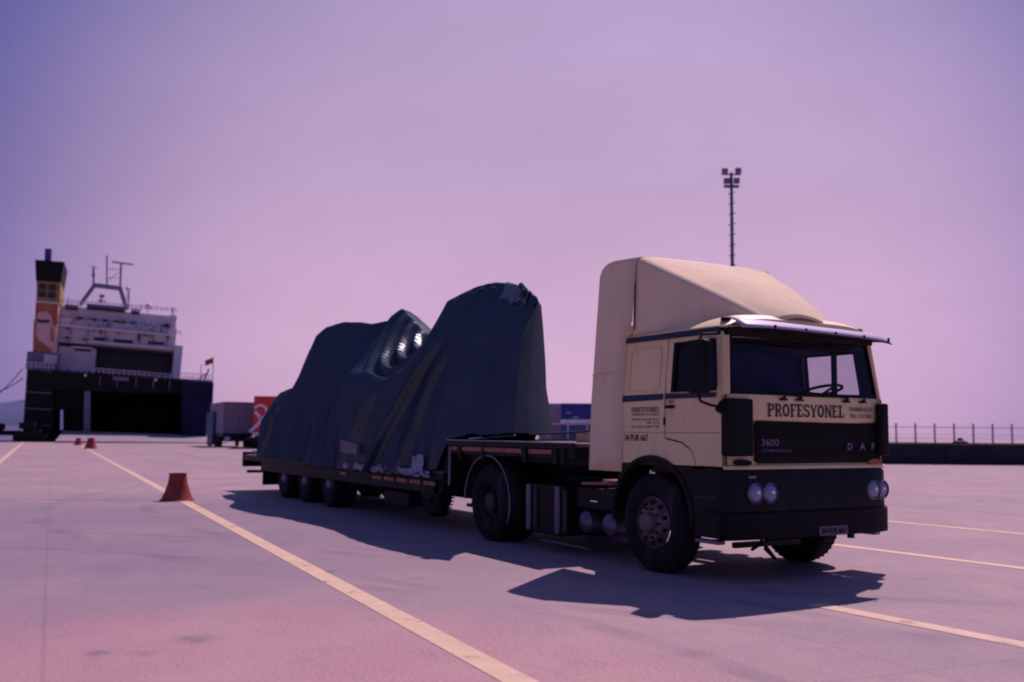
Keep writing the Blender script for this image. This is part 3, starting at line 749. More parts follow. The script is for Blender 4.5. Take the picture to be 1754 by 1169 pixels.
# --- wheels
def wheel(parent, x, s, y_out, r=.54, rim_r=.29, width=.30, rear=False, rimmat=None, name='wheel'):
    w = bpy.data.objects.new(name, None); COL.objects.link(w); w.parent = parent; w.location = (x, y_out, r)
    def yy(v): return -s*v               # v: inwards from outer face
    t = MB(); prof = [(rim_r, yy(.03)), (rim_r+.03, yy(.005)), (rim_r+.10, yy(-.012)), (r-.07, yy(0)), (r-.02, yy(.02)), (r, yy(.05)), (r, yy(width-.05)), (r-.04, yy(width-.01)), (rim_r, yy(width))]
    t.lathe(prof, (0, 0, 0), 'Y', 48); ty = t.build('tyre', RUBBER, w, smooth=True)
    tr = MB()
    for k in range(44):
        a = 2*pi*k/44; ca, sa = cos(a), sin(a)
        for v0, v1 in ((.045, .13), (.17, .25)):
            p = Vector((ca*r, yy(v0), sa*r)); q_ = Vector((ca*r, yy(v1), sa*r)); tr.tube(p, q_, .014, 4)
    tr.build('tread', RUBBER, w)['kind'] = 'stuff'
    d = MB()
    if not rear: pf = [(rim_r, yy(.02)), (rim_r-.015, yy(.0)), (rim_r-.035, yy(.05)), (rim_r-.08, yy(.02)), (.19, yy(-.03)), (.12, yy(-.035)), (.11, yy(-.09)), (.07, yy(-.11)), (.0001, yy(-.115))]
    else: pf = [(rim_r, yy(.02)), (rim_r-.015, yy(.0)), (rim_r-.03, yy(.06)), (rim_r-.05, yy(.14)), (.19, yy(.16)), (.14, yy(.14)), (.13, yy(.02)), (.09, yy(.0)), (.0001, yy(-.005))]
    d.lathe(pf, (0, 0, 0), 'Y', 40); d.build('rim', rimmat or (RIM if not rear else RIMD), w, smooth=True)
    rn = MB()
    for k in range(10):
        a = 2*pi*k/10; rr_ = .165; y0 = yy(-.03) if not rear else yy(.15)
        rn.tube((rr_*cos(a), y0, rr_*sin(a)), (rr_*cos(a), y0+s*.035, rr_*sin(a)), .016, 6)
    rn.build('wheel_nut', CHASSIS, w)['kind'] = 'stuff'
    if not rear:
        hl = MB()
        for k in range(10):
            a = 2*pi*(k+.5)/10; y0 = yy(-.002)
            hl.tube((.222*cos(a), y0+s*.006, .222*sin(a)), (.222*cos(a), y0-s*.03, .222*sin(a)), .022, 8)
        hl.build('vent_hole', BLACK, w)['kind'] = 'stuff'
    return w
for s in (-1, 1):
    wheel(T, 0, s, s*1.215)
    wheel(T, -3.63, s, s*1.23, width=.58, rear=True)
ax_ = MB(); ax_.tube((0, -.95, .5), (0, .95, .5), .06, 10); ax_.tube((-3.63, -.8, .54), (-3.63, .8, .54), .09, 10); ax_.lathe([(.0001, -.22), (.2, -.18), (.24, 0), (.2, .18), (.0001, .22)], (-3.63, 0, .54), 'Y', 20)
ax_.build('axle', CHASSIS, T, smooth=True)
# rear mudguards (thin hoop)
for s in (-1, 1):
    a = MB(); pr = [(-3.63+.64*cos(radians(-25+205*k/24)), .56+.64*sin(radians(-25+205*k/24))) for k in range(25)]
    a.grid([[(x, s*1.262, z) for x, z in pr], [(x, s*.70, z) for x, z in pr]]); a.build('rear_mudguard', BLUEBLK, T, smooth=True, solid=.012)
    l = MB(); l.path([(x, s*1.262, z) for x, z in pr], .013, 6); l.build('mudguard_lip', STEEL, T, smooth=True)
# chassis rails and running gear
ch = MB()
for y in (-.42, .42): ch.box(-4.5, 1.1, y-.04, y+.04, .70, .95)
for x in (-4.4, -2.4, -1.1, .4): ch.box(x-.05, x+.05, -.42, .42, .74, .9)
ch.build('chassis_frame', CHASSIS, T)
eng = MB(); eng.box(-.5, .9, -.38, .38, .52, 1.15); eng.tube((-2.6, 0, .62), (-.6, 0, .68), .05, 8); eng.build('engine', CHASSIS, T, bevel=.05)
fw = MB(); fw.lathe([(.0001, 1.19), (.45, 1.19), (.48, 1.16), (.48, 1.10)], (-3.35, 0, 0), 'Z', 24); fw.box(-3.7, -3.0, -.45, .45, .95, 1.1); fw.build('fifth_wheel', CHASSIS, T)
for s in (-1, 1):
    MB().prism([(x, s*.62, z) for x, z in rr(-2.72, -1.74, .22, .86, .1)], (0, s*.56, 0)).build('fuel_tank', BLUEBLK, T, bevel=.02)
    if s < 0:
        for x in (-2.62, -1.93):
            MB().prism([(xx, s*1.183, z) for xx, z in rr(x-.055, x+.055, .24, .85, .03)], (0, s*.02, 0)).build('tank_strap', TANK, T, bevel=.008)
            MB().prism([(xx, s*1.19, z) for xx, z in rr(x+.14, x+.22, .28, .80, .02)], (0, s*.012, 0)).build('tank_rib', CHASSIS, T)
    MB().box(-1.55, -.72, min(s*.6, s*1.15), max(s*.6, s*1.15), .60, .86).build('battery_box', BLUEBLK, T, bevel=.02)
    for x in (-1.42, -.93):
        tt = MB(); tt.lathe([(.0001, -.285), (.09, -.27), (.135, -.23), (.14, -.2), (.14, .2), (.135, .23), (.09, .27), (.0001, .285)], (x, s*.88, .44), 'Y', 24); tt.build('air_tank', TANK, T, smooth=True)
# bright fittings on top of the battery box, and a step
fit = MB(); fit.tube((-1.5, -1.1, .90), (-.75, -1.02, .93), .022, 8); fit.tube((-1.3, -.95, .92), (-.7, -1.14, .95), .025, 8); fit.box(-1.05, -.66, -1.12, -.9, .955, .97)
COPPER = mat('copper_pipe', (.6, .3, .24), .3, metal=.8); fit.build('pipe', COPPER, T, smooth=True)
MB().box(-1.2, -1.05, -1.20, -1.16, .70, .715).build('latch', CHROME, T)
lw = MB(); lw.path([(-2.3, -1.2, .14), (-1.2, -1.22, .13)], .014, 6); lw.build('side_rail', STEEL, T)
MB().path([(.95, -.5, .40), (.55, .1, .14), (.2, .3, .2)], .02, 6).build('drag_link', CHASSIS, T)
MB().box(.5, .56, -.5, .5, .28, .34).build('antiroll_bar', CHASSIS, T)
for y in (-.35, .35): MB().path([(1.0, y, .46), (.6, y+.05, .26)], .018, 6).build('stay_rod', CHASSIS, T)
ex = MB()
for y in (-.3, -.1, .1, .3): ex.path([(-.72, y, 1.6), (-.9, y, 1.3), (-1.15, y, 1.45), (-1.3, y, 1.35)], .02, 8)
ex.build('air_hose', REDP, T, smooth=True)

# ================================================================== SEMI-TRAILER
PSI = .035
KP = (-3.3, 0, 0)
TR = thing('lowbed_trailer', 'dark blue lowbed semi-trailer with orange marker strips coupled behind the cream tractor', 'trailer', KP, (0, 0, -PSI))
tb = MB()
for y in (-.95, .95): tb.box(-1.6, 2.0, y-.07, y+.07, 1.12, 1.34)
tb.box(-1.6, 2.02, -1.27, 1.27, 1.20, 1.36)
tb.build('gooseneck', BLUEBLK, TR, bevel=.01)
for k in range(9):
    y0 = -1.24+k*.276
    MB().box(-1.58, 2.0, y0, y0+.262, 1.362, 1.395+random.uniform(-.003, .003)).build('plank', DECK, TR)
MB().box(-1.6, 2.03, -1.30, -1.272, 1.33, 1.40).build('side_rail', BLUEBLK, TR, bevel=.004)
MB().box(-1.6, 2.03, 1.272, 1.30, 1.33, 1.40).build('side_rail', BLUEBLK, TR, bevel=.004)
MB().box(-1.6, 2.05, -1.285, -1.24, 1.401, 1.412).build('edge_strip', ALU, TR)
for a, b in ((-1.42, -1.22), (-1.05, -.42), (-.36, .72), (.92, 1.5)):
    MB().box(a, b, -1.292, -1.274, 1.255, 1.31).build('marker_strip', MARK, TR)
for a in (-1.12, -.38, .82, 1.6, 1.78):
    MB().box(a-.035, a+.035, -1.30, -1.25, 1.13, 1.33).build('post', BLUEBLK, TR)
# drop between gooseneck and bed
MB().prism([(-1.6, -1.2, 1.34), (-1.6, -1.2, .95), (-2.05, -1.2, .52), (-2.5, -1.2, .52), (-2.1, -1.2, 1.0), (-1.75, -1.2, 1.34)], (0, 2.4, 0)).build('neck_drop', BLUEBLK, TR)
MB().tube((-1.5, -1.28, .72), (-1.48, -1.28, 1.3), .02, 8).build('hose_pipe', STEEL, TR)
bd = MB(); bd.box(-13.9, -1.75, -1.27, 1.27, .78, .88); bd.box(-12.2, -2.1, -1.26, -1.14, .56, .78); bd.box(-12.2, -2.1, 1.14, 1.26, .56, .78); bd.box(-13.8, -2.2, -.5, -.38, .45, .78); bd.box(-13.8, -2.2, .38, .5, .45, .78)
bd.build('bed', BLUEBLK, TR, bevel=.01)
for k in range(9):
    y0 = -1.24+k*.276
    MB().box(-13.85, -1.8, y0, y0+.262, .882, .915+random.uniform(-.003, .003)).build('plank', DECK, TR)
for k in range(5):
    a = -4.7+k*.56
    MB().box(a, a+.44, -1.283, -1.262, .685, .745).build('marker_strip', MARK, TR)
for x in (-6.4,): MB().box(x, x+.35, -1.283, -1.262, .685, .745).build('marker_strip', MARK, TR)
for x in (-7.35, -8.95, -10.5):
    for s in (-1, 1): wheel(TR, x, s, s*1.2, r=.46, rim_r=.25, width=.5, rear=True, rimmat=TANK)
    MB().tube((x, -.9, .46), (x, .9, .46), .07, 8).build('axle', CHASSIS, TR)
spw = wheel(TR, -2.72, -1, -1.05, r=.44, rim_r=.22, width=.24, rear=False, rimmat=RIMD, name='spare_wheel'); spw.location.z = .60
MB().prism([(-4.6, -1.1, .50), (-4.6, -1.1, .25), (-3.5, -1.1, .25), (-3.4, -1.1, .50)], (0, .6, 0)).build('tool_box', BLUEBLK, TR, bevel=.02)
mf = MB()
mf.box(-12.05, -12.0, -1.25, -.65, .22, .72); mf.build('mudflap', BLACK, TR)
MB().box(-12.05, -12.0, .65, 1.25, .22, .72).build('mudflap', BLACK, TR)
rb = MB(); rb.box(-14.05, -13.9, -1.25, 1.25, .60, .98); rb.build('rear_bumper', BLACK, TR, bevel=.02)
rb2 = MB(); rb2.box(-13.75, -13.6, -1.2, 1.2, .45, .52); rb2.box(-13.75, -13.65, -.8, -.7, .5, .8); rb2.box(-13.75, -13.65, .7, .8, .5, .8); rb2.build('underrun_bar', BLACK, TR)
MB().box(-14.07, -14.05, -1.15, -.8, .72, .86).build('tail_lamp', REDP, TR); MB().box(-14.07, -14.05, .8, 1.15, .72, .86).build('tail_lamp', REDP, TR)
MB().box(-13.85, -13.3, -1.05, -.6, .916, 1.02).build('bracket', ALU, TR, bevel=.02)
ld = MB()
for y in (-.9, .9): ld = MB(); ld.box(-1.35, -1.2, y-.07, y+.07, .45, 1.2); ld.box(-1.42, -1.13, y-.12, y+.12, .40, .45); ld.build('landing_leg', CHASSIS, TR)

# ---- tarpaulin-covered load
LOAD = thing('tarpaulin_load', 'tall hump-backed machine wrapped in dark navy tarpaulin on the lowbed trailer', 'covered load', KP, (0, 0, -PSI))
#      x,     bottom(y,z),  shoulder(y,z), topnear(y,z), topfar(y,z), farshoulder(y,z)
ST = [(-12.75, -1.24, 1.05, -1.18, 1.4, -1.1, 1.5, .6, 1.40, 1.1, 1.3),
      (-12.62, -1.28, .98, -1.18, 1.75, -1.0, 2.05, .6, 1.9, 1.1, 1.7),
      (-12.2, -1.315, .90, -1.16, 2.0, -.92, 2.38, .6, 2.3, 1.1, 1.9),
      (-11.9, -1.315, .89, -1.15, 2.1, -.90, 2.48, .6, 2.4, 1.1, 2.0),
      (-10.95, -1.315, .88, -1.12, 2.2, -.85, 2.58, .6, 2.5, 1.1, 2.0),
      (-10.7, -1.315, .87, -1.08, 2.35, -.80, 2.85, .5, 2.8, 1.0, 2.2),
      (-10.2, -1.315, .87, -.98, 2.75, -.74, 3.42, .5, 3.3, 1.0, 2.5),
      (-9.75, -1.315, .87, -.94, 2.95, -.74, 3.72, .4, 3.6, 1.0, 2.6),
      (-9.2, -1.315, .86, -.93, 3.05, -.70, 3.86, .3, 3.75, 1.0, 2.7),
      (-8.2, -1.315, .84, -.93, 3.05, -.68, 3.88, .2, 3.72, 1.0, 2.7),
      (-7.3, -1.315, .82, -.93, 3.0, -.64, 3.80, .2, 3.66, 1.0, 2.7),
      (-6.9, -1.315, .82, -.98, 2.8, -.55, 3.72, .2, 3.7, 1.0, 2.7),
      (-6.68, -1.315, .81, -1.15, 2.58, -.15, 3.82, .2, 3.84, .9, 2.7),
      (-6.55, -1.315, .81, -1.26, 2.52, .0, 4.04, .2, 3.98, .9, 2.7),
      (-6.4, -1.315, .81, -1.27, 2.51, .0, 3.97, .25, 3.9, .9, 2.7),
      (-5.2, -1.315, .80, -1.27, 2.44, -.02, 3.38, .3, 3.34, .8, 2.6),
      (-4.7, -1.315, .80, -1.26, 2.40, -.12, 3.12, .3, 3.15, .8, 2.6),
      (-4.25, -1.315, .80, -1.24, 2.36, -.35, 3.04, .3, 3.05, .8, 2.6),
      (-4.0, -1.315, .80, -1.20, 2.42, -.50, 3.16, .3, 3.15, .8, 2.6),
      (-3.6, -1.315, .82, -1.12, 2.65, -.56, 3.45, .2, 3.4, .8, 2.6),
            (-3.12, -1.28, .91, -1.02, 2.95, -.58, 3.79, .2, 3.78, .8, 2.8),
      (-2.0, -1.27, .93, -.98, 3.1, -.58, 3.90, .1, 3.86, .7, 3.0),
      (-1.6, -1.22, 1.43, -.96, 3.1, -.58, 3.90, .1, 3.86, .7, 3.0),
      (-.9, -1.14, 1.50, -.92, 3.05, -.56, 3.82, .05, 3.80, .65, 3.0),
      (-.35, -1.06, 1.50, -.88, 3.0, -.58, 3.68, .0, 3.72, .6, 2.9),
      (-.05, -1.0, 1.52, -.85, 2.9, -.60, 3.50, .0, 3.5, .6, 2.8)]
def lerp_st(x):
    for a, b in zip(ST, ST[1:]):
        if x <= b[0]:
            t = (x-a[0])/(b[0]-a[0]); t = t*.85+.15*(3*t*t-2*t**3)
            return [p+(q_-p)*t for p, q_ in zip(a, b)]
    return list(ST[-1])
FOLDS = [(-2.3, 3.2, -4.7, .9, .09, .13), (-1.9, 3.2, -3.5, .9, .12, .08), (-1.5, 3.0, -2.3, .9, .15, .06), (-9.7, 2.7, -9.3, .95, .1, .09),
         (-8.9, 3.4, -7.7, 1.0, .14, .07), (-7.4, 3.5, -7.0, 1.0, .12, .08), (-6.62, 2.55, -6.8, .9, .06, .09), (-11.0, 2.4, -12.0, 1.0, .12, .07),
         (-5.2, 2.4, -5.5, .9, .12, .05), (-11.6, 2.3, -10.7, 1.0, .1, .07), (-4.6, 2.4, -6.2, .9, .14, .05), (-10.1, 2.2, -10.3, .95, .1, .05), (-.8, 2.6, -.5, 1.5, .12, .04), (-8.2, 2.2, -8.5, .95, .1, .06)]
def tarp():
    NX = 520; xs = [ST[0][0]+(ST[-1][0]-ST[0][0])*i/NX for i in range(NX+1)]
    grid = []
    for i, x in enumerate(xs):
        s_ = lerp_st(x); P = [(s_[1], s_[2]), (s_[3], s_[4]), (s_[5], s_[6]), (s_[7], s_[8]), (s_[9], s_[10]), (min(1.28, s_[9]+.2), s_[2])]
        seg = [34, 26, 14, 14, 20]; pts = []
        for j, n in enumerate(seg):
            for k in range(n): t = k/n; pts.append([P[j][0]+(P[j+1][0]-P[j][0])*t, P[j][1]+(P[j+1][1]-P[j][1])*t])
        pts.append(list(P[-1]))
        for _ in range(1):
            pts = [pts[0]]+[[(pts[k-1][0]+2*pts[k][0]+pts[k+1][0])/4, (pts[k-1][1]+2*pts[k][1]+pts[k+1][1])/4] for k in range(1, len(pts)-1)]+[pts[-1]]
        grid.append([Vector((x, a, b)) for a, b in pts])
    n = len(grid[0])
    # front end leans back towards the far side
    for i, x in enumerate(xs):
        w = min(1, max(0, (x+3.4)/3.35)); w = w*w*(3-2*w)
        for k in range(n):
            p = grid[i][k]
            p.x += w*(-1.45*max(0, min(1.3, p.y+.62))) + max(0, (x+1.2)/1.15)*.03*max(0, 1-(p.z-1.5)/1.9)
    out = []
    for i in range(NX+1):
        row = []
        for k in range(n):
            p = grid[i][k]
            a = grid[max(0, i-1)][k]; b = grid[min(NX, i+1)][k]; c_ = grid[i][max(0, k-1)]; d = grid[i][min(n-1, k+1)]
            nn = (b-a).cross(d-c_)
            nn = nn.normalized() if nn.length > 1e-9 else Vector((0, 0, 1))
            if nn.y*p.y < 0 and abs(p.y) > .8: nn = -nn
            if abs(p.y) <= .8 and nn.z < 0: nn = -nn
            x, z = p.x, p.z
            disp = 0
            # hanging folds on the sides, stronger towards the hem
            if k < 36 or k > n-24:
                hem = 1-min(1, (z-.85)/2.2)
                ff = noise.noise(Vector((x*.7+.2*z, 0, z*.4+5)))*.05+noise.noise(Vector((x*2.4, 4, z*.8)))*.018*hem
                disp += ff
                if k < 36:
                    for (xa, za, xb, zb, wd_, am_) in FOLDS:
                        t_ = (za-z)/(za-zb)
                        if -.1 < t_ < 1.2:
                            d_ = x-(xa+(xb-xa)*t_)-.05*sin(z*3+xa); g_ = math.exp(-(d_/wd_)**2) if d_ > 0 else math.exp(-(d_/(wd_*2.6))**2)
                            disp += am_*g_*min(1, max(0, t_*3+.15))
            # curved drag folds in the lit saddle
            if -6.6 < x < -3.4 and 26 < k < 68:
                r_ = math.hypot(x+4.75, (p.y-.45)*1.15)
                am = min(1, max(0, (r_-.35)*3))*min(1, max(0, (2.15-r_)*3))*min(1, max(0, (p.y+1.22)*4))*min(1, max(0, (-3.7-x)*2))*min(1, max(0, (.02-p.y)*5))
                ph = (r_*2.9+.12*noise.noise(Vector((x*1.2, p.y, 0)))) % 1.0
                disp += am*(.14*(.5-.5*cos(2*pi*ph**1.6)) - .03)
            if -6.5 < x < -3.7 and p.y < -.8: disp += .045*math.exp(-((p.y+1.13)/.07)**2)*min(1, (x+6.5)*4, (-3.7-x)*3)
            disp += .010*noise.noise(Vector((x*2.3, p.y*2.3, z*2.3)))
            q_ = p+nn*disp
            row.append(q_)
        # ragged hem
        row[0].z += .05*noise.noise(Vector((xs[i]*2.2, 1, 0)))+.03*noise.noise(Vector((xs[i]*7, 2, 0)))
        out.append(row)
    mb = MB(); mb.grid(out)
    # end caps
    for row, sgn in ((out[-1], 1), (out[0], -1)):
        m2 = n//2; rows = []
        for k in range(m2):
            a, b = row[k], row[n-1-k]; r = []
            for j in range(13):
                t = j/12; p = a.lerp(b, t)
                p.x += sgn*(.10*sin(pi*t)+.03*noise.noise(Vector((t*7, k*.07, 3)))*sin(pi*t))
                r.append(p)
            rows.append(r)
        mb.grid(rows)
    o = mb.build('tarpaulin', TARP, LOAD, smooth=True)
    for p in o.data.polygons: p.use_smooth = True
    return out, xs
TOUT, TXS = tarp()
# pale gathered cloth tied over the top of the tall hump
def sheet_mat():
    m = bpy.data.materials.new('thin_pale_sheet'); m.use_nodes = True; t = m.node_tree; b = t.nodes['Principled BSDF']
    b.inputs['Base Color'].default_value = (.10, .11, .13, 1); b.inputs['Roughness'].default_value = .4
    tl = t.nodes.new('ShaderNodeBsdfTranslucent'); tl.inputs[0].default_value = (.42, .41, .46, 1)
    n = t.nodes.new('ShaderNodeTexNoise'); n.inputs['Scale'].default_value = 9; g = t.nodes.new('ShaderNodeTexCoord'); t.links.new(g.outputs['Object'], n.inputs['Vector'])
    bp = t.nodes.new('ShaderNodeBump'); bp.inputs['Strength'].default_value = .5; bp.inputs['Distance'].default_value = .03
    t.links.new(n.outputs['Fac'], bp.inputs['Height']); t.links.new(bp.outputs[0], b.inputs['Normal'])
    mx = t.nodes.new('ShaderNodeMixShader'); mx.inputs[0].default_value = .55
    t.links.new(b.outputs[0], mx.inputs[1]); t.links.new(tl.outputs[0], mx.inputs[2]); t.links.new(mx.outputs[0], t.nodes['Material Output'].inputs[0])
    return m
def crown(x0, x1, k0, k1, name, m, off, rise=0.0):
    rows = []; n = len(TXS)
    for i, x in enumerate(TXS):
        if not x0 <= x <= x1: continue
        t = (x-x0)/(x1-x0); arch = min(1, 4*t*(1-t))**.6; row = []
        w_ = .012*sin(x*23+2*sin(x*7))
        for j in range(12):
            f = j/11
            if rise:
                p = TOUT[i][k0]; row.append(Vector((p.x, p.y-.035+.16*f**1.4+w_*f, p.z-.05-.02*sin(x*15)*(1-f)+(.05+rise*arch)*f)))
            else:
                kf = k0+1.2*sin(x*13)+(k1-k0)*f; ka = int(kf); p = TOUT[i][ka].lerp(TOUT[i][ka+1], kf-ka)
                g2 = .02*sin(x*30+f*2)*(1-f)
                row.append(Vector((p.x, p.y-off-g2, p.z+off*.7)))
        rows.append(row)
    MB().grid(rows).build(name, m, LOAD, smooth=True)
CROWN = sheet_mat()
crown(-2.75, -.80, 58, 0, 'crown_sheet', CROWN, 0, .075)
TEALT = mat('teal_gathered_cloth', (.10, .15, .18), .6, var=.3, scale=6, bump=.4, bscale=9)
crown(-1.0, -.2, 50, 61, 'gathered_corner', TEALT, .02)
tie = MB(); tie.path([(-.50, -.62, 3.72), (-.40, -.64, 3.66), (-.32, -.68, 3.58), (-.34, -.71, 3.50)], .04, 8)
tie.build('knot', TARP, LOAD, smooth=True)
# pale plastic film showing below the hem
def film(x0, x1, z0, z1, seed, y=-1.315):
    rows = []
    n = int((x1-x0)/.05)
    for j in range(7):
        rows.append([(x0+(x1-x0)*i/n, y-.03*noise.noise(Vector((i*.4, j*.7, seed))), z0+(z1-z0)*j/6+(.05*noise.noise(Vector((i*.22, seed, 1))) if j in (0, 6) else 0)) for i in range(n+1)])
    MB().grid(rows).build('plastic_film', PALE, LOAD, smooth=True)
film(-6.6, -2.1, .82, .93, 3, -1.345); film(-2.75, -2.3, .88, 1.16, 9, -1.36)
MB().hexa([(-6.15, -1.38, 1.13), (-5.25, -1.38, 1.10), (-5.25, -1.38, 1.30), (-6.15, -1.38, 1.36)], [(-6.15, -1.30, 1.13), (-5.25, -1.30, 1.10), (-5.25, -1.30, 1.30), (-6.15, -1.30, 1.36)]).build('patch', GREYP, LOAD)

# things standing on the gooseneck
WI = thing('winch', 'small teal machine with steel fittings on the trailer gooseneck behind the cream fairing', 'winch', KP, (0, 0, -PSI))
mb = MB(); mb.box(.95, 1.9, -.35, .25, 1.47, 1.66); mb.build('housing', TEAL, WI, bevel=.03)
MB().box(1.05, 1.6, -.3, .2, 1.396, 1.47).build('base', BLACK, WI, bevel=.01)
MB().tube((.85, -.15, 1.52), (.95, -.15, 1.52), .10, 14).build('drum_end', STEEL, WI, smooth=True)
for x in (1.05, 1.75): MB().box(x, x+.05, -.36, .26, 1.66, 1.68).build('lug', STEEL, WI)
MB().tube((1.72, -.38, 1.45), (1.86, -.38, 1.45), .03, 8).build('handle', CHROME, WI)
bl = MB(); bl.box(.45, .58, -.25, -.05, 1.398, 1.54)
o = bl.build('wood_block', WOOD, None, bevel=.01); o.location = KP; o.rotation_euler = (0, 0, -PSI)
tag(o, 'pale wooden block wedged under the front of the tarpaulin load', 'block')
rp = MB(); rp.path([(.1, -.8, 1.50), (.55, -.4, 1.53), (.86, -.16, 1.56)], .014, 6)
o = rp.build('tie_down_rope', ROPE); o.location = KP; o.rotation_euler = (0, 0, -PSI); tag(o, 'dark rope stretched from the tarpaulin to the teal winch', 'rope')
rp = MB(); rp.tube((-1.0, -1.20, 1.425), (-.05, -.95, 1.49), .014, 6)
o = rp.build('steel_bar', CHROME); o.location = KP; o.rotation_euler = (0, 0, -PSI); tag(o, 'bright thin steel bar lying along the foot of the tall tarpaulin hump', 'bar')

# ================================================================== TRAFFIC CONES
def cone(p, h, rot, label, sc=1.0):
    prof = [(0, 0), (0, 0), (.60, .01), (.58, .05), (.47, .30), (.36, .62), (.31, .93), (.335, .96), (.33, 1.0), (.26, 1.0), (.24, .85)]
    t = thing('marker_cone', label, 'cone', (p[0], p[1], 0), (0, 0, rot), 'cut-off cones along the painted line')
    mb = MB(); mb.lathe([(r*h*.98, z*h) for r, z in prof[2:]], (0, 0, 0), 'Z', 20); mb.build('body', CONEM, t, smooth=True)
    b = MB(); b.lathe([(.0001, .002), (.62*h, .002), (.62*h, .03*h), (.60*h, .04*h)], (0, 0, 0), 'Z', 20); b.build('base', CONEM, t)
cone((-13.85, -3.18), .59, .2, 'brick red cut-off cone nearest the camera on the yellow line')
cone((-78.2, 4.7), .86, .5, 'small far cone at the end of the yellow line, right of its neighbour')
cone((-97.8, 6.5), .7, .1, 'smallest and farthest cone, left of the other far cone by the ship ramp')

# ================================================================== WALL AND FENCE (right)
wd = 56.3
WL = thing('quay_wall', 'long low dark concrete wall across the back of the quay on the right', 'wall', V(0, 0), (0, 0, YAW-pi/2))
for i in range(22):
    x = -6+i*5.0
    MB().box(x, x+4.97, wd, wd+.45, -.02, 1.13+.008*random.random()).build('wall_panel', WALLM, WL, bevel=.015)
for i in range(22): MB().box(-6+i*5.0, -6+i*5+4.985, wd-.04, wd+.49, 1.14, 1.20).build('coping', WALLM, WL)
FE = thing('wall_fence', 'row of grey steel posts and a top rail on the dark wall', 'fence', V(0, 0), (0, 0, YAW-pi/2))
pm = None
for i in range(46):
    x = 1.0+i*1.075
    mb = MB(); mb.box(x-.04, x+.04, wd+.15, wd+.23, 1.20, 2.27); mb.build('post', POSTM, FE)
for z in (2.05,): MB().tube((0, wd+.2, z), (52, wd+.2, z), .022, 6).build('rail', POSTM, FE)
MB().tube((0, wd+.2, 1.65), (52, wd+.2, 1.65), .007, 5).build('wire', POSTM, FE)
bo = MB(); c0 = V(25.0, wd+.25)
bo.lathe([(.42, 1.20), (.40, 1.26), (.20, 1.34), (.12, 1.40), (.13, 1.47), (.0001, 1.48)], (c0.x, c0.y, 0), 'Z', 14)
tag(bo.build('bollard_cap', BLACK, smooth=True), 'low dark domed cap on top of the quay wall between two fence posts', 'wall cap')

# ================================================================== FLOODLIGHT MAST
dm = 92
ML = thing('floodlight_mast', 'tall thin lattice-runged mast with four floodlights rising behind the cream cab', 'light mast', V((1257.5-877)/1731.84*dm, dm))
HT = 25.9
MB().tube((0, 0, 0), (0, 0, HT-.2), .19, 10, .14).build('pole', MASTM, ML, smooth=True)
for i in range(24): MB().box(-.48, .48, -.03, .03, 1.5+i*.97, 1.56+i*.97).build('rung', MASTM, ML)
rz = YAW-pi/2
def mbx(name, m, x0, x1, y0, y1, z0, z1, bev=0):
    o = MB().box(x0, x1, y0, y1, z0, z1).build(name, m, ML, bevel=bev); o.rotation_euler = (0, 0, rz); return o
mbx('crossarm', MASTM, -.9, .9, -.06, .06, HT-.35, HT-.25); mbx('crossarm', MASTM, -.7, .7, -.06, .06, HT-1.55, HT-1.3)
mbx('upright', MASTM, -.10, .10, -.1, .1, HT-1.4, HT-.1)
for x, z in ((-.62, -.02), (.62, 0.03), (-.46, -.95), (.46, -.92)):
    mbx('floodlight', LAMPM, x-.26, x+.26, -.35, .1, HT+z-.26, HT+z+.26, .05)

# ================================================================== FAR LORRIES
def far_lorry(name, label, x, d, yaw, w, l, h, m, side_m, chassis_h, extra=None):
    t = thing(name, label, 'lorry' if 'lorry' in name else 'trailer', V(x, d), (0, 0, YAW-pi/2+yaw))
    MB().box(-w/2, w/2, 0, l, chassis_h+.25, h).build('cargo_body', m, t, bevel=.03)
    MB().box(-w/2-.03, w/2+.03, -.04, l+.02, chassis_h, chassis_h+.25).build('side_board', side_m, t)
    MB().box(-w/2+.15, w/2-.15, .1, l-.1, .55, chassis_h).build('chassis', CHASSIS, t)
    for yy in (.9, 2.1, 3.3, l-1.0):
        for s in (-1, 1):
            k = MB(); k.lathe([(.0001, -.28), (.25, -.28), (.5, -.25), (.5, .02), (.28, .05), (.0001, 0)], (s*(w/2-.05), yy, .5), 'X', 20)
            k.build('wheel', RUBBER, t, smooth=True)
    return t
L1 = far_lorry('curtain_lorry', 'grey canvas lorry with teal-blue cab parked between the ship and the red one', (411-877)/1731.84*94, 94, .42, 2.75, 9, 4.2, LILAC, NAVY, 1.05)
for i in range(6): MB().box(1.376, 1.392, .5+i*1.5, .56+i*1.5, 1.3, 4.15).build('lashing_strap', NAVY, L1)
MB().box(-1.33, 1.33, -.012, -.001, 4.02, 4.16).build('roof_trim', REDP, L1)
for i in range(4): MB().box(-1.2+i*.64, -1.17+i*.64, -.02, -.001, 1.35, 4.0).build('canvas_fold', LILACD, L1)
MB().box(-1.2, -.7, -.05, 0, .62, .95).build('rear_light_board', WHITEP, L1); MB().box(.75, 1.2, -.05, 0, .7, .95).build('rear_light_board', REDP, L1)
cb = MB(); cb.box(-1.72, -1.4, 4.5, 9, 1.0, 3.3); cb.build('blue_side_unit', TEALC, L1, bevel=.1)
MB().box(-1.72, -1.4, 4.5, 8, .15, 1.0).build('side_locker', TEALC, L1)
L2 = far_lorry('box_lorry', 'red canvas lorry with a white swirl on its tail, half hidden behind the trailer', (466-877)/1731.84*88, 88, .2, 2.9, 9, 4.55, REDC, WHITEP, 1.15)
sw_ = MB()
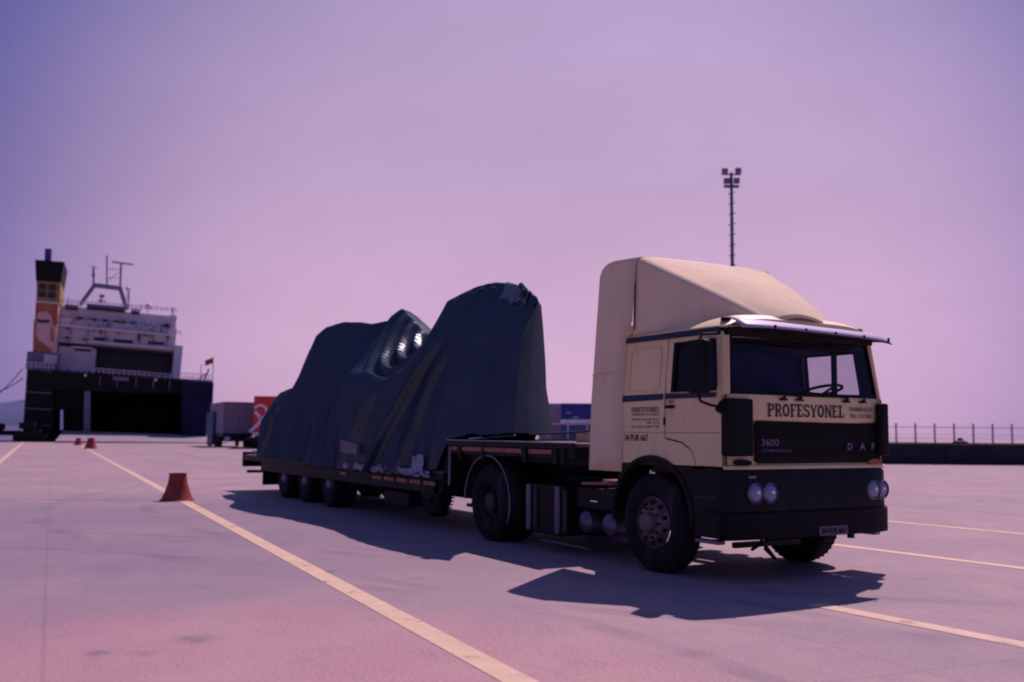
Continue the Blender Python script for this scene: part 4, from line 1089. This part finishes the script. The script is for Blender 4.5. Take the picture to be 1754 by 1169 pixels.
def ribbon(pts, w):
    for a, b in zip(pts, pts[1:]):
        d = (Vector(b)-Vector(a)).normalized(); n = Vector((-d.y, d.x))*w/2
        sw_.add([(a[0]-n.x, -.01, a[1]-n.y), (b[0]-n.x, -.01, b[1]-n.y), (b[0]+n.x, -.01, b[1]+n.y), (a[0]+n.x, -.01, a[1]+n.y)], [(0, 1, 2, 3)])
ribbon([(-.9+.55*cos(t), 3.2+.55*sin(t)) for t in [radians(150-260*k/16) for k in range(17)]], .2)
ribbon([(-1.35+.5*sin(k*.5), 3.2-k*.22) for k in range(9)], .26)
ribbon([(.2+.5*cos(t), 2.4+.6*sin(t)) for t in [radians(40+220*k/12) for k in range(13)]], .18)
sw_.build('white_swirl', WHITEP, L2)
L3 = far_lorry('container_trailer', 'blue box trailer with pale rail seen in the gap between tarpaulin and cab', (990-877)/1731.84*70, 70, -.12, 2.3, 9, 3.62, BLUEC, WHITEP, 2.25)
MB().box(-1.15, 1.15, -.03, -.001, .6, 2.2).build('tailgate', TEALC, L3)
ribbon_ = MB(); ribbon_.box(-.75, -.45, -.02, -.001, 2.95, 3.0); ribbon_.box(-.35, .1, -.02, -.001, 2.62, 2.67); ribbon_.build('logo_stroke', WHITEP, L3)
L4 = far_lorry('grey_trailer', 'plain lilac grey box trailer standing left of the blue one behind the tarpaulin', (946-877)/1731.84*74, 74, -.12, 1.9, 9, 3.72, PANELG, PANELG, .7)

# ================================================================== FERRY
TH = radians(3.0)
FR = thing('ferry', 'white and black roll-on ferry moored stern-to with open doors and tall funnel', 'ferry', V(-59, 123), (0, TH, YAW-radians(69)))
K_ = 13.75
bpy.context.view_layer.update()
FRI = (Matrix.Translation(FR.location) @ FR.rotation_euler.to_matrix().to_4x4()).inverted()
def SH(u, v, y=0.0):          # photograph measurement -> position on the ferry at fore-and-aft station y
    o = FRI @ CAM; d = FRI.to_3x3() @ (F + R2*(u-877)/1731.84 - U2*(v-584.5)/1731.84)
    t = (y-o.y)/d.y; p = o+d*t
    return (p.x, p.z)
def fbox(name, m, u0, v0, u1, v1, y0, y1, parent=FR, bev=0):
    (xa, za), (xb, zb) = SH(u0, (v0+v1)/2, y0), SH(u1, (v0+v1)/2, y0); zt, zl = SH((u0+u1)/2, v0, y0)[1], SH((u0+u1)/2, v1, y0)[1]
    return MB().box(min(xa, xb), max(xa, xb), y0, y1, min(zt, zl), max(zt, zl)).build(name, m, parent, bevel=bev)
def pt(u, v, y): x, z = SH(u, v, y); return (x, y, z)
def fpoly(name, m, pts, y0, y1, parent=FR): return MB().prism([pt(u, v, y0) for u, v in pts], (0, y1-y0, 0)).build(name, m, parent)
# hull
fpoly('hull_quarter', HULL, [(37, 770), (90, 768), (92, 640), (62, 634), (46, 634)], 0, 16)
fpoly('stern_beam', HULL, [(88, 668), (322, 676), (322, 652), (88, 634)], 0.02, 3)
fpoly('stern_lintel', HULL, [(88, 702), (141, 702), (141, 668), (88, 667)], 1.2, 3)
fpoly('stern_pillar', SHIPG, [(143, 746), (154, 746), (155, 670), (144, 670)], .3, 2)
fpoly('inner_wall', HULL, [(108, 758), (142, 760), (142, 664), (108, 664)], 2.2, 3)
fpoly('rear_bulkhead', HULL, [(140, 765), (320, 765), (320, 660), (140, 660)], 12, 13)
fpoly('car_deck', HULL, [(140, 752), (320, 760), (320, 766), (140, 764)], 0.5, 12)
fpoly('door_threshold', HULL, [(90, 736), (142, 738), (142, 765), (90, 765)], 1.5, 2.1)
fpoly('door_frame', SHIPG, [(313, 752), (317, 752), (318, 700), (314, 700)], .2, .8)
# starboard quarter with rounded bilge
bil = [(312, 766), (332, 763), (345, 757), (355, 746), (361, 730), (364, 700), (366, 656), (312, 652)]
fpoly('hull_quarter', HULLN, bil, -1.5, 16)
fpoly('hull_body', HULL, [(150, 765), (330, 765), (345, 660), (150, 655)], 16, 100)
fpoly('main_deck', SHIPG, [(60, 640), (365, 657), (365, 652), (60, 634)], 3.05, 60)
fbox('name_board', SHIPG, 193, 646, 221, 652, -.1, 0); fbox('deck_lamp', WHITEP, 265, 649, 269, 653, -.2, 0)
fbox('deck_lamp', WHITEP, 144, 641, 148, 645, -.2, 0)
# ramp
rl = [pt(106, 738, .3), pt(318, 752, .3)]
MB().add([(4.3, .3, 1.6), (21.0, .3, 2.05), (23.0, -9, 1.3), (4.0, -9.5, .42), (4.3, .3, 1.2), (21.0, .3, 1.65), (23.0, -9, .9), (4.0, -9.5, .1)],
         [(0, 1, 2, 3), (7, 6, 5, 4), (0, 4, 5, 1), (1, 5, 6, 2), (2, 6, 7, 3), (3, 7, 4, 0)]).build('loading_ramp', RAMPM, FR)
fbox('ramp_chain', SHIPY, 104, 740, 108, 757, -.4, -.1)
# deckhouse
fbox('deckhouse_side', SHIPW, 98, 596, 163, 641, 6, 30); fbox('deckhouse_side', SHIPW, 297, 592, 311, 648, 5, 30)
fbox('deckhouse_upper', SHIPW, 92, 553, 302, 594, 6.01, 30); fbox('bridge_deck', SHIPW, 99, 533, 302, 566, 6.8, 28)
fbox('garage_back', SHIPB, 160, 594, 300, 650, 12, 12.5)
fbox('garage_roof', SHIPG, 163, 590, 300, 594, 6.02, 12)
fbox('ledge', WHITEP, 92, 564.5, 302, 567, 5.3, 6); fbox('ledge', WHITEP, 150, 590, 303, 593, 5.2, 6)
fbox('ledge', WHITEP, 92, 575.5, 160, 577, 5.6, 6.0)
fbox('ledge', WHITEP, 122, 594.5, 160, 597, 5.4, 6.0)
for u, v, w, h in ((137, 546, 9, 5), (161, 548, 9, 5), (180, 550, 9, 5), (200.5, 552, 15, 5), (227.5, 554, 9, 5.5), (283, 562, 18, 8)):
    fbox('window', SHIPB, u-w/2, v-h/2, u+w/2, v+h/2, 6.7, 6.82)
for u, v, w, h in ((99, 555, 7, 3.5), (115, 577, 8, 3), (171, 581, 20, 6), (211, 585, 33, 6), (267, 588, 28, 5), (142, 600, 28, 4), (186, 565, 8, 3)):
    fbox('window', SHIPB, u-w/2, v-h/2, u+w/2, v+h/2, 5.92, 6.02)
fbox('deck_fitting', SHIPB, 236, 573, 240, 583, 5.5, 5.9)
for u0, v0, u1, v1 in ((111, 522, 134, 531), (148, 523, 215, 533)): fbox('bulwark', SHIPG, u0, v0, u1, v1, 6.3, 8)
for u0, v0, u1, v1 in ((112, 527, 133, 531), (150, 528, 213, 533)): fbox('window', SHIPB, u0, v0, u1, v1, 6.2, 6.28)
fbox('cabin', WHITEP, 224, 529, 241, 534, 7, 9); fbox('window', SHIPB, 225, 534, 239, 539, 6.6, 6.78)
# clutter on the after deck
random.seed(3)
for i in range(26):
    u = 100+i*8+random.uniform(-3, 3); b = 643+(u-100)*.055; h = random.uniform(3, 11); w = random.uniform(3, 9)
    fbox('deck_machinery', random.choice([SHIPG, SHIPG, SHIPW, HULL, LILAC]), u, b-h, u+w, b, random.uniform(3.2, 5), 5.6)
def frail(u0, u1, va, vb, h, y, n):
    mb = MB()
    for j in (1, .5):
        a, b = pt(u0, va-h*j, y), pt(u1, vb-h*j, y); mb.tube(a, b, .045, 5)
    for i in range(n+1):
        t = i/n; u = u0+(u1-u0)*t; v = va+(vb-va)*t; mb.tube(pt(u, v, y), pt(u, v-h, y), .04, 5)
    mb.build('railing', SHIPW, FR)['kind'] = 'stuff'
for i in range(34):
    u = random.uniform(104, 294); r_ = random.choice((551, 559, 570, 584)); v = r_+(u-200)*.07+random.uniform(-2, 2)
    w, h = random.choice(((3, 6), (2, 4), (6, 2), (1.2, 8), (4, 3)))
    fbox('deck_fitting', random.choice([SHIPG, SHIPG, LILAC, WHITEP, SHIPB]), u, v-h/2, u+w, v+h/2, 5.4, 5.98 if r_ > 565 else 6.75)
for u in (120, 150, 180, 240, 262, 286): fbox('drain_pipe', SHIPG, u, 556+(u-200)*.06, u+.8, 592+(u-200)*.06, 5.7, 5.95)
for u in (170, 200, 232, 262, 290): fbox('hull_rib', SHIPG, u, 640+(u-100)*.06, u+1.5, 656+(u-100)*.06, -.12, .01)
for v in (672, 700, 728): fbox('rubbing_strake', SHIPG, 44, v, 88, v+1.5, -.25, 0)
frail(98, 302, 520, 536, 7, 7.2, 24); frail(311, 364, 652, 656, 13, .3, 8); frail(95, 310, 564, 575, 7, 5.5, 22); frail(46, 92, 633, 636, 12, .3, 6); frail(160, 300, 640, 651, 9, .3, 16)
# mast frame
def fbar(nm, a, b, w, y=14, d=1.0):
    (ax, _, az), (bx, _, bz) = pt(*a, y), pt(*b, y); mb = MB(); dx, dz = bx-ax, bz-az; L = math.hypot(dx, dz); nx, nz = -dz/L*w/2, dx/L*w/2
    mb.prism([(ax-nx, y, az-nz), (bx-nx, y, bz-nz), (bx+nx, y, bz+nz), (ax+nx, y, az+nz)], (0, d, 0)).build(nm, SHIPG, FR)
fbar('mast_leg', (137, 523), (160, 491), .42); fbar('mast_beam', (158, 488), (208, 494), .55, 14.02, .96); fbar('mast_leg', (205, 492), (217, 531), .5); fbar('mast_leg', (139, 519), (160, 490), .42, 16); fbar('mast_leg', (206, 492), (218, 530), .42, 16)
for a, b, r in (((160, 488), (160.5, 457), .13), ((183, 488), (183, 438), .10), ((206, 490), (207.5, 452), .13), ((153, 457), (167, 458.5), .05), ((192, 449), (228.5, 453.5), .13), ((183, 461), (206, 462), .04), ((183, 483), (206, 465), .04), ((157, 472), (163, 472), .18), ((158, 465), (162, 465), .2),
                ((183, 476), (206, 477), .04), ((172, 520), (175, 505), .12), ((167, 515), (182, 516.5), .1), ((170, 507), (179, 508), .2), ((296, 542), (296, 527), .1), ((117, 523), (117, 508), .04), ((240, 540), (242, 520), .04), ((220, 530), (221, 492), .09)):
    MB().tube(pt(*a, 14.5), pt(*b, 14.5), r, 6).build('aerial', SHIPG, FR)
for u, v, r in ((254, 526, .45), (219.6, 496, .33)):
    x, _, z = pt(u, v, 12); mb = MB(); mb.lathe([(max(.0001, r*sin(pi*k/8)), -r*cos(pi*k/8)*1.15) for k in range(9)], (x, 12, z), 'Z', 14)
    mb.tube((x, 12, z-r), (x, 12, z-1.6), .08, 6); mb.build('radar_dome', SHIPW, FR, smooth=True)
fbox('deck_tower', SHIPW, 290, 540, 302, 550, 8, 10)
# funnel
FN = fpoly('funnel', SHIPP, [(56, 604), (97, 606), (101, 482), (64, 480)], 4, 12)
fpoly('funnel_top', HULL, [(61.5, 481), (104, 484), (110, 449), (60, 445)], 3.8, 12.3, FN)
fpoly('yellow_band', SHIPY, [(63, 517), (102, 519), (104, 484), (62.5, 481)], 3.85, 12.2, FN)
for u, v in ((73, 491), (90, 492.5), (72, 504.5), (89, 506)): fbox('louvre', SHIPB, u-6.2, v-5, u+6.2, v+5, 3.7, 3.86, FN)
fbox('white_band', WHITEP, 62, 517.5, 101, 519.5, 3.8, 12.1, FN)
def flat(name, m, pts, y): fpoly(name, m, pts, y-.05, y+.02, FN)
flat('faded_patch', SHIPO, [(61, 520), (100, 520), (99, 556), (92, 560), (88, 540), (80, 534), (66, 534), (60, 548)], 3.92)
flat('faded_patch', SHIPO, [(58, 546), (62, 556), (60, 572), (66, 583), (78, 592), (88, 598), (90, 604), (56, 602)], 3.94)
flat('faded_patch', SHIPB, [(62, 546), (72, 549), (84, 548), (86, 552), (74, 554), (63, 552)], 3.90)
flat('faded_patch', SHIPO, [(88, 560), (91, 562), (92, 585), (89, 586), (86, 575)], 3.91)
mb = MB(); mb.tube(pt(82, 447, 7), pt(83, 427, 7), .42, 10); mb.build('exhaust_pipe', BLUEPIPE, FN)
fbox('funnel_base', SHIPG, 45, 604, 100, 634, 3.5, 14)
fbox('funnel_base', SHIPW, 75, 608, 98, 622, 3.3, 3.48)
# flag
mb = MB(); mb.tube(pt(364, 656, 1), pt(365.5, 612, 1), .05, 6); mb.build('flagstaff', SHIPG, FR); mb = MB(); mb.tube(pt(343, 652, 1), pt(345, 625, 1), .05, 6); mb.build('flagstaff', SHIPG, FR)
FLG = mat('red_flag_cloth', (.45, .04, .06), .8)
mb = MB(); mb.grid([[pt(364.5-1.2*i-0.0, 613+j*2.4+i*.45, 1+.12*sin(i*.9)) for i in range(12)] for j in range(5)]); mb.build('flag', FLG, FR, smooth=True)
fbar('davit', (350, 652), (358, 632), .2, 1, .3); fbar('davit', (340, 652), (352, 640), .15, 1, .3)
# dark gear and vehicles by the port quarter, mooring lines
mb = MB()
a = V(-61, 121, 0)
for (u, w, h) in ((-67.5, 5.5, 1.9),):
    pass
QV = thing('flatbed_truck', 'low dark flatbed standing on the quay at far left beside the ship', 'truck', V(-64.5, 121), (0, 0, YAW-pi/2))
MB().box(-2.8, 5.0, 0, 2.5, .75, 1.35).build('flatbed', HULL, QV, bevel=.05); MB().box(-2.4, 3.2, .1, 2.3, 1.35, 2.2).build('cargo', GREEN, QV, bevel=.3)
for x in (-2.2, 1.8, 3.0): 
    k = MB(); k.lathe([(.0001, -.02), (.45, 0), (.45, .3), (.0001, .32)], (x, 0, .48), 'Y', 16); k.build('wheel', RUBBER, QV, smooth=True)
BL = thing('crate_stack', 'dark crates stacked on the quay at the foot of the ferry funnel', 'crates', V(-57.0, 120), (0, 0, YAW-pi/2))
for x0, x1_, z0, z1_ in ((-1.9, -.2, 0, 1.3), (-.15, 1.4, 0, 1.5), (1.45, 2.1, 0, .9), (-1.2, .6, 1.52, 2.3)):
    MB().box(x0, x1_, 0, 1.8, z0, z1_).build('crate', HULL, BL, bevel=.04)
for kx, (a, b) in enumerate((((38, 634), (-46, 690)), ((40, 650), (-60, 668)))):
    p0 = V((a[0]-877)/1731.84*121, 121, 1.515+(737-a[1])/1731.84*121); p1 = V((b[0]-877)/1731.84*124, 124, 1.515+(737-b[1])/1731.84*124)
    mb = MB(); n = 12
    mb.path([p0.lerp(p1, t/n)-Vector((0, 0, 1.2*sin(pi*t/n))) for t in range(n+1)], .06, 5)
    tag(mb.build('mooring_rope', ROPE), ['upper mooring rope slanting down left from the ferry quarter', 'lower nearly level mooring rope left of the ferry quarter'][kx], 'rope')
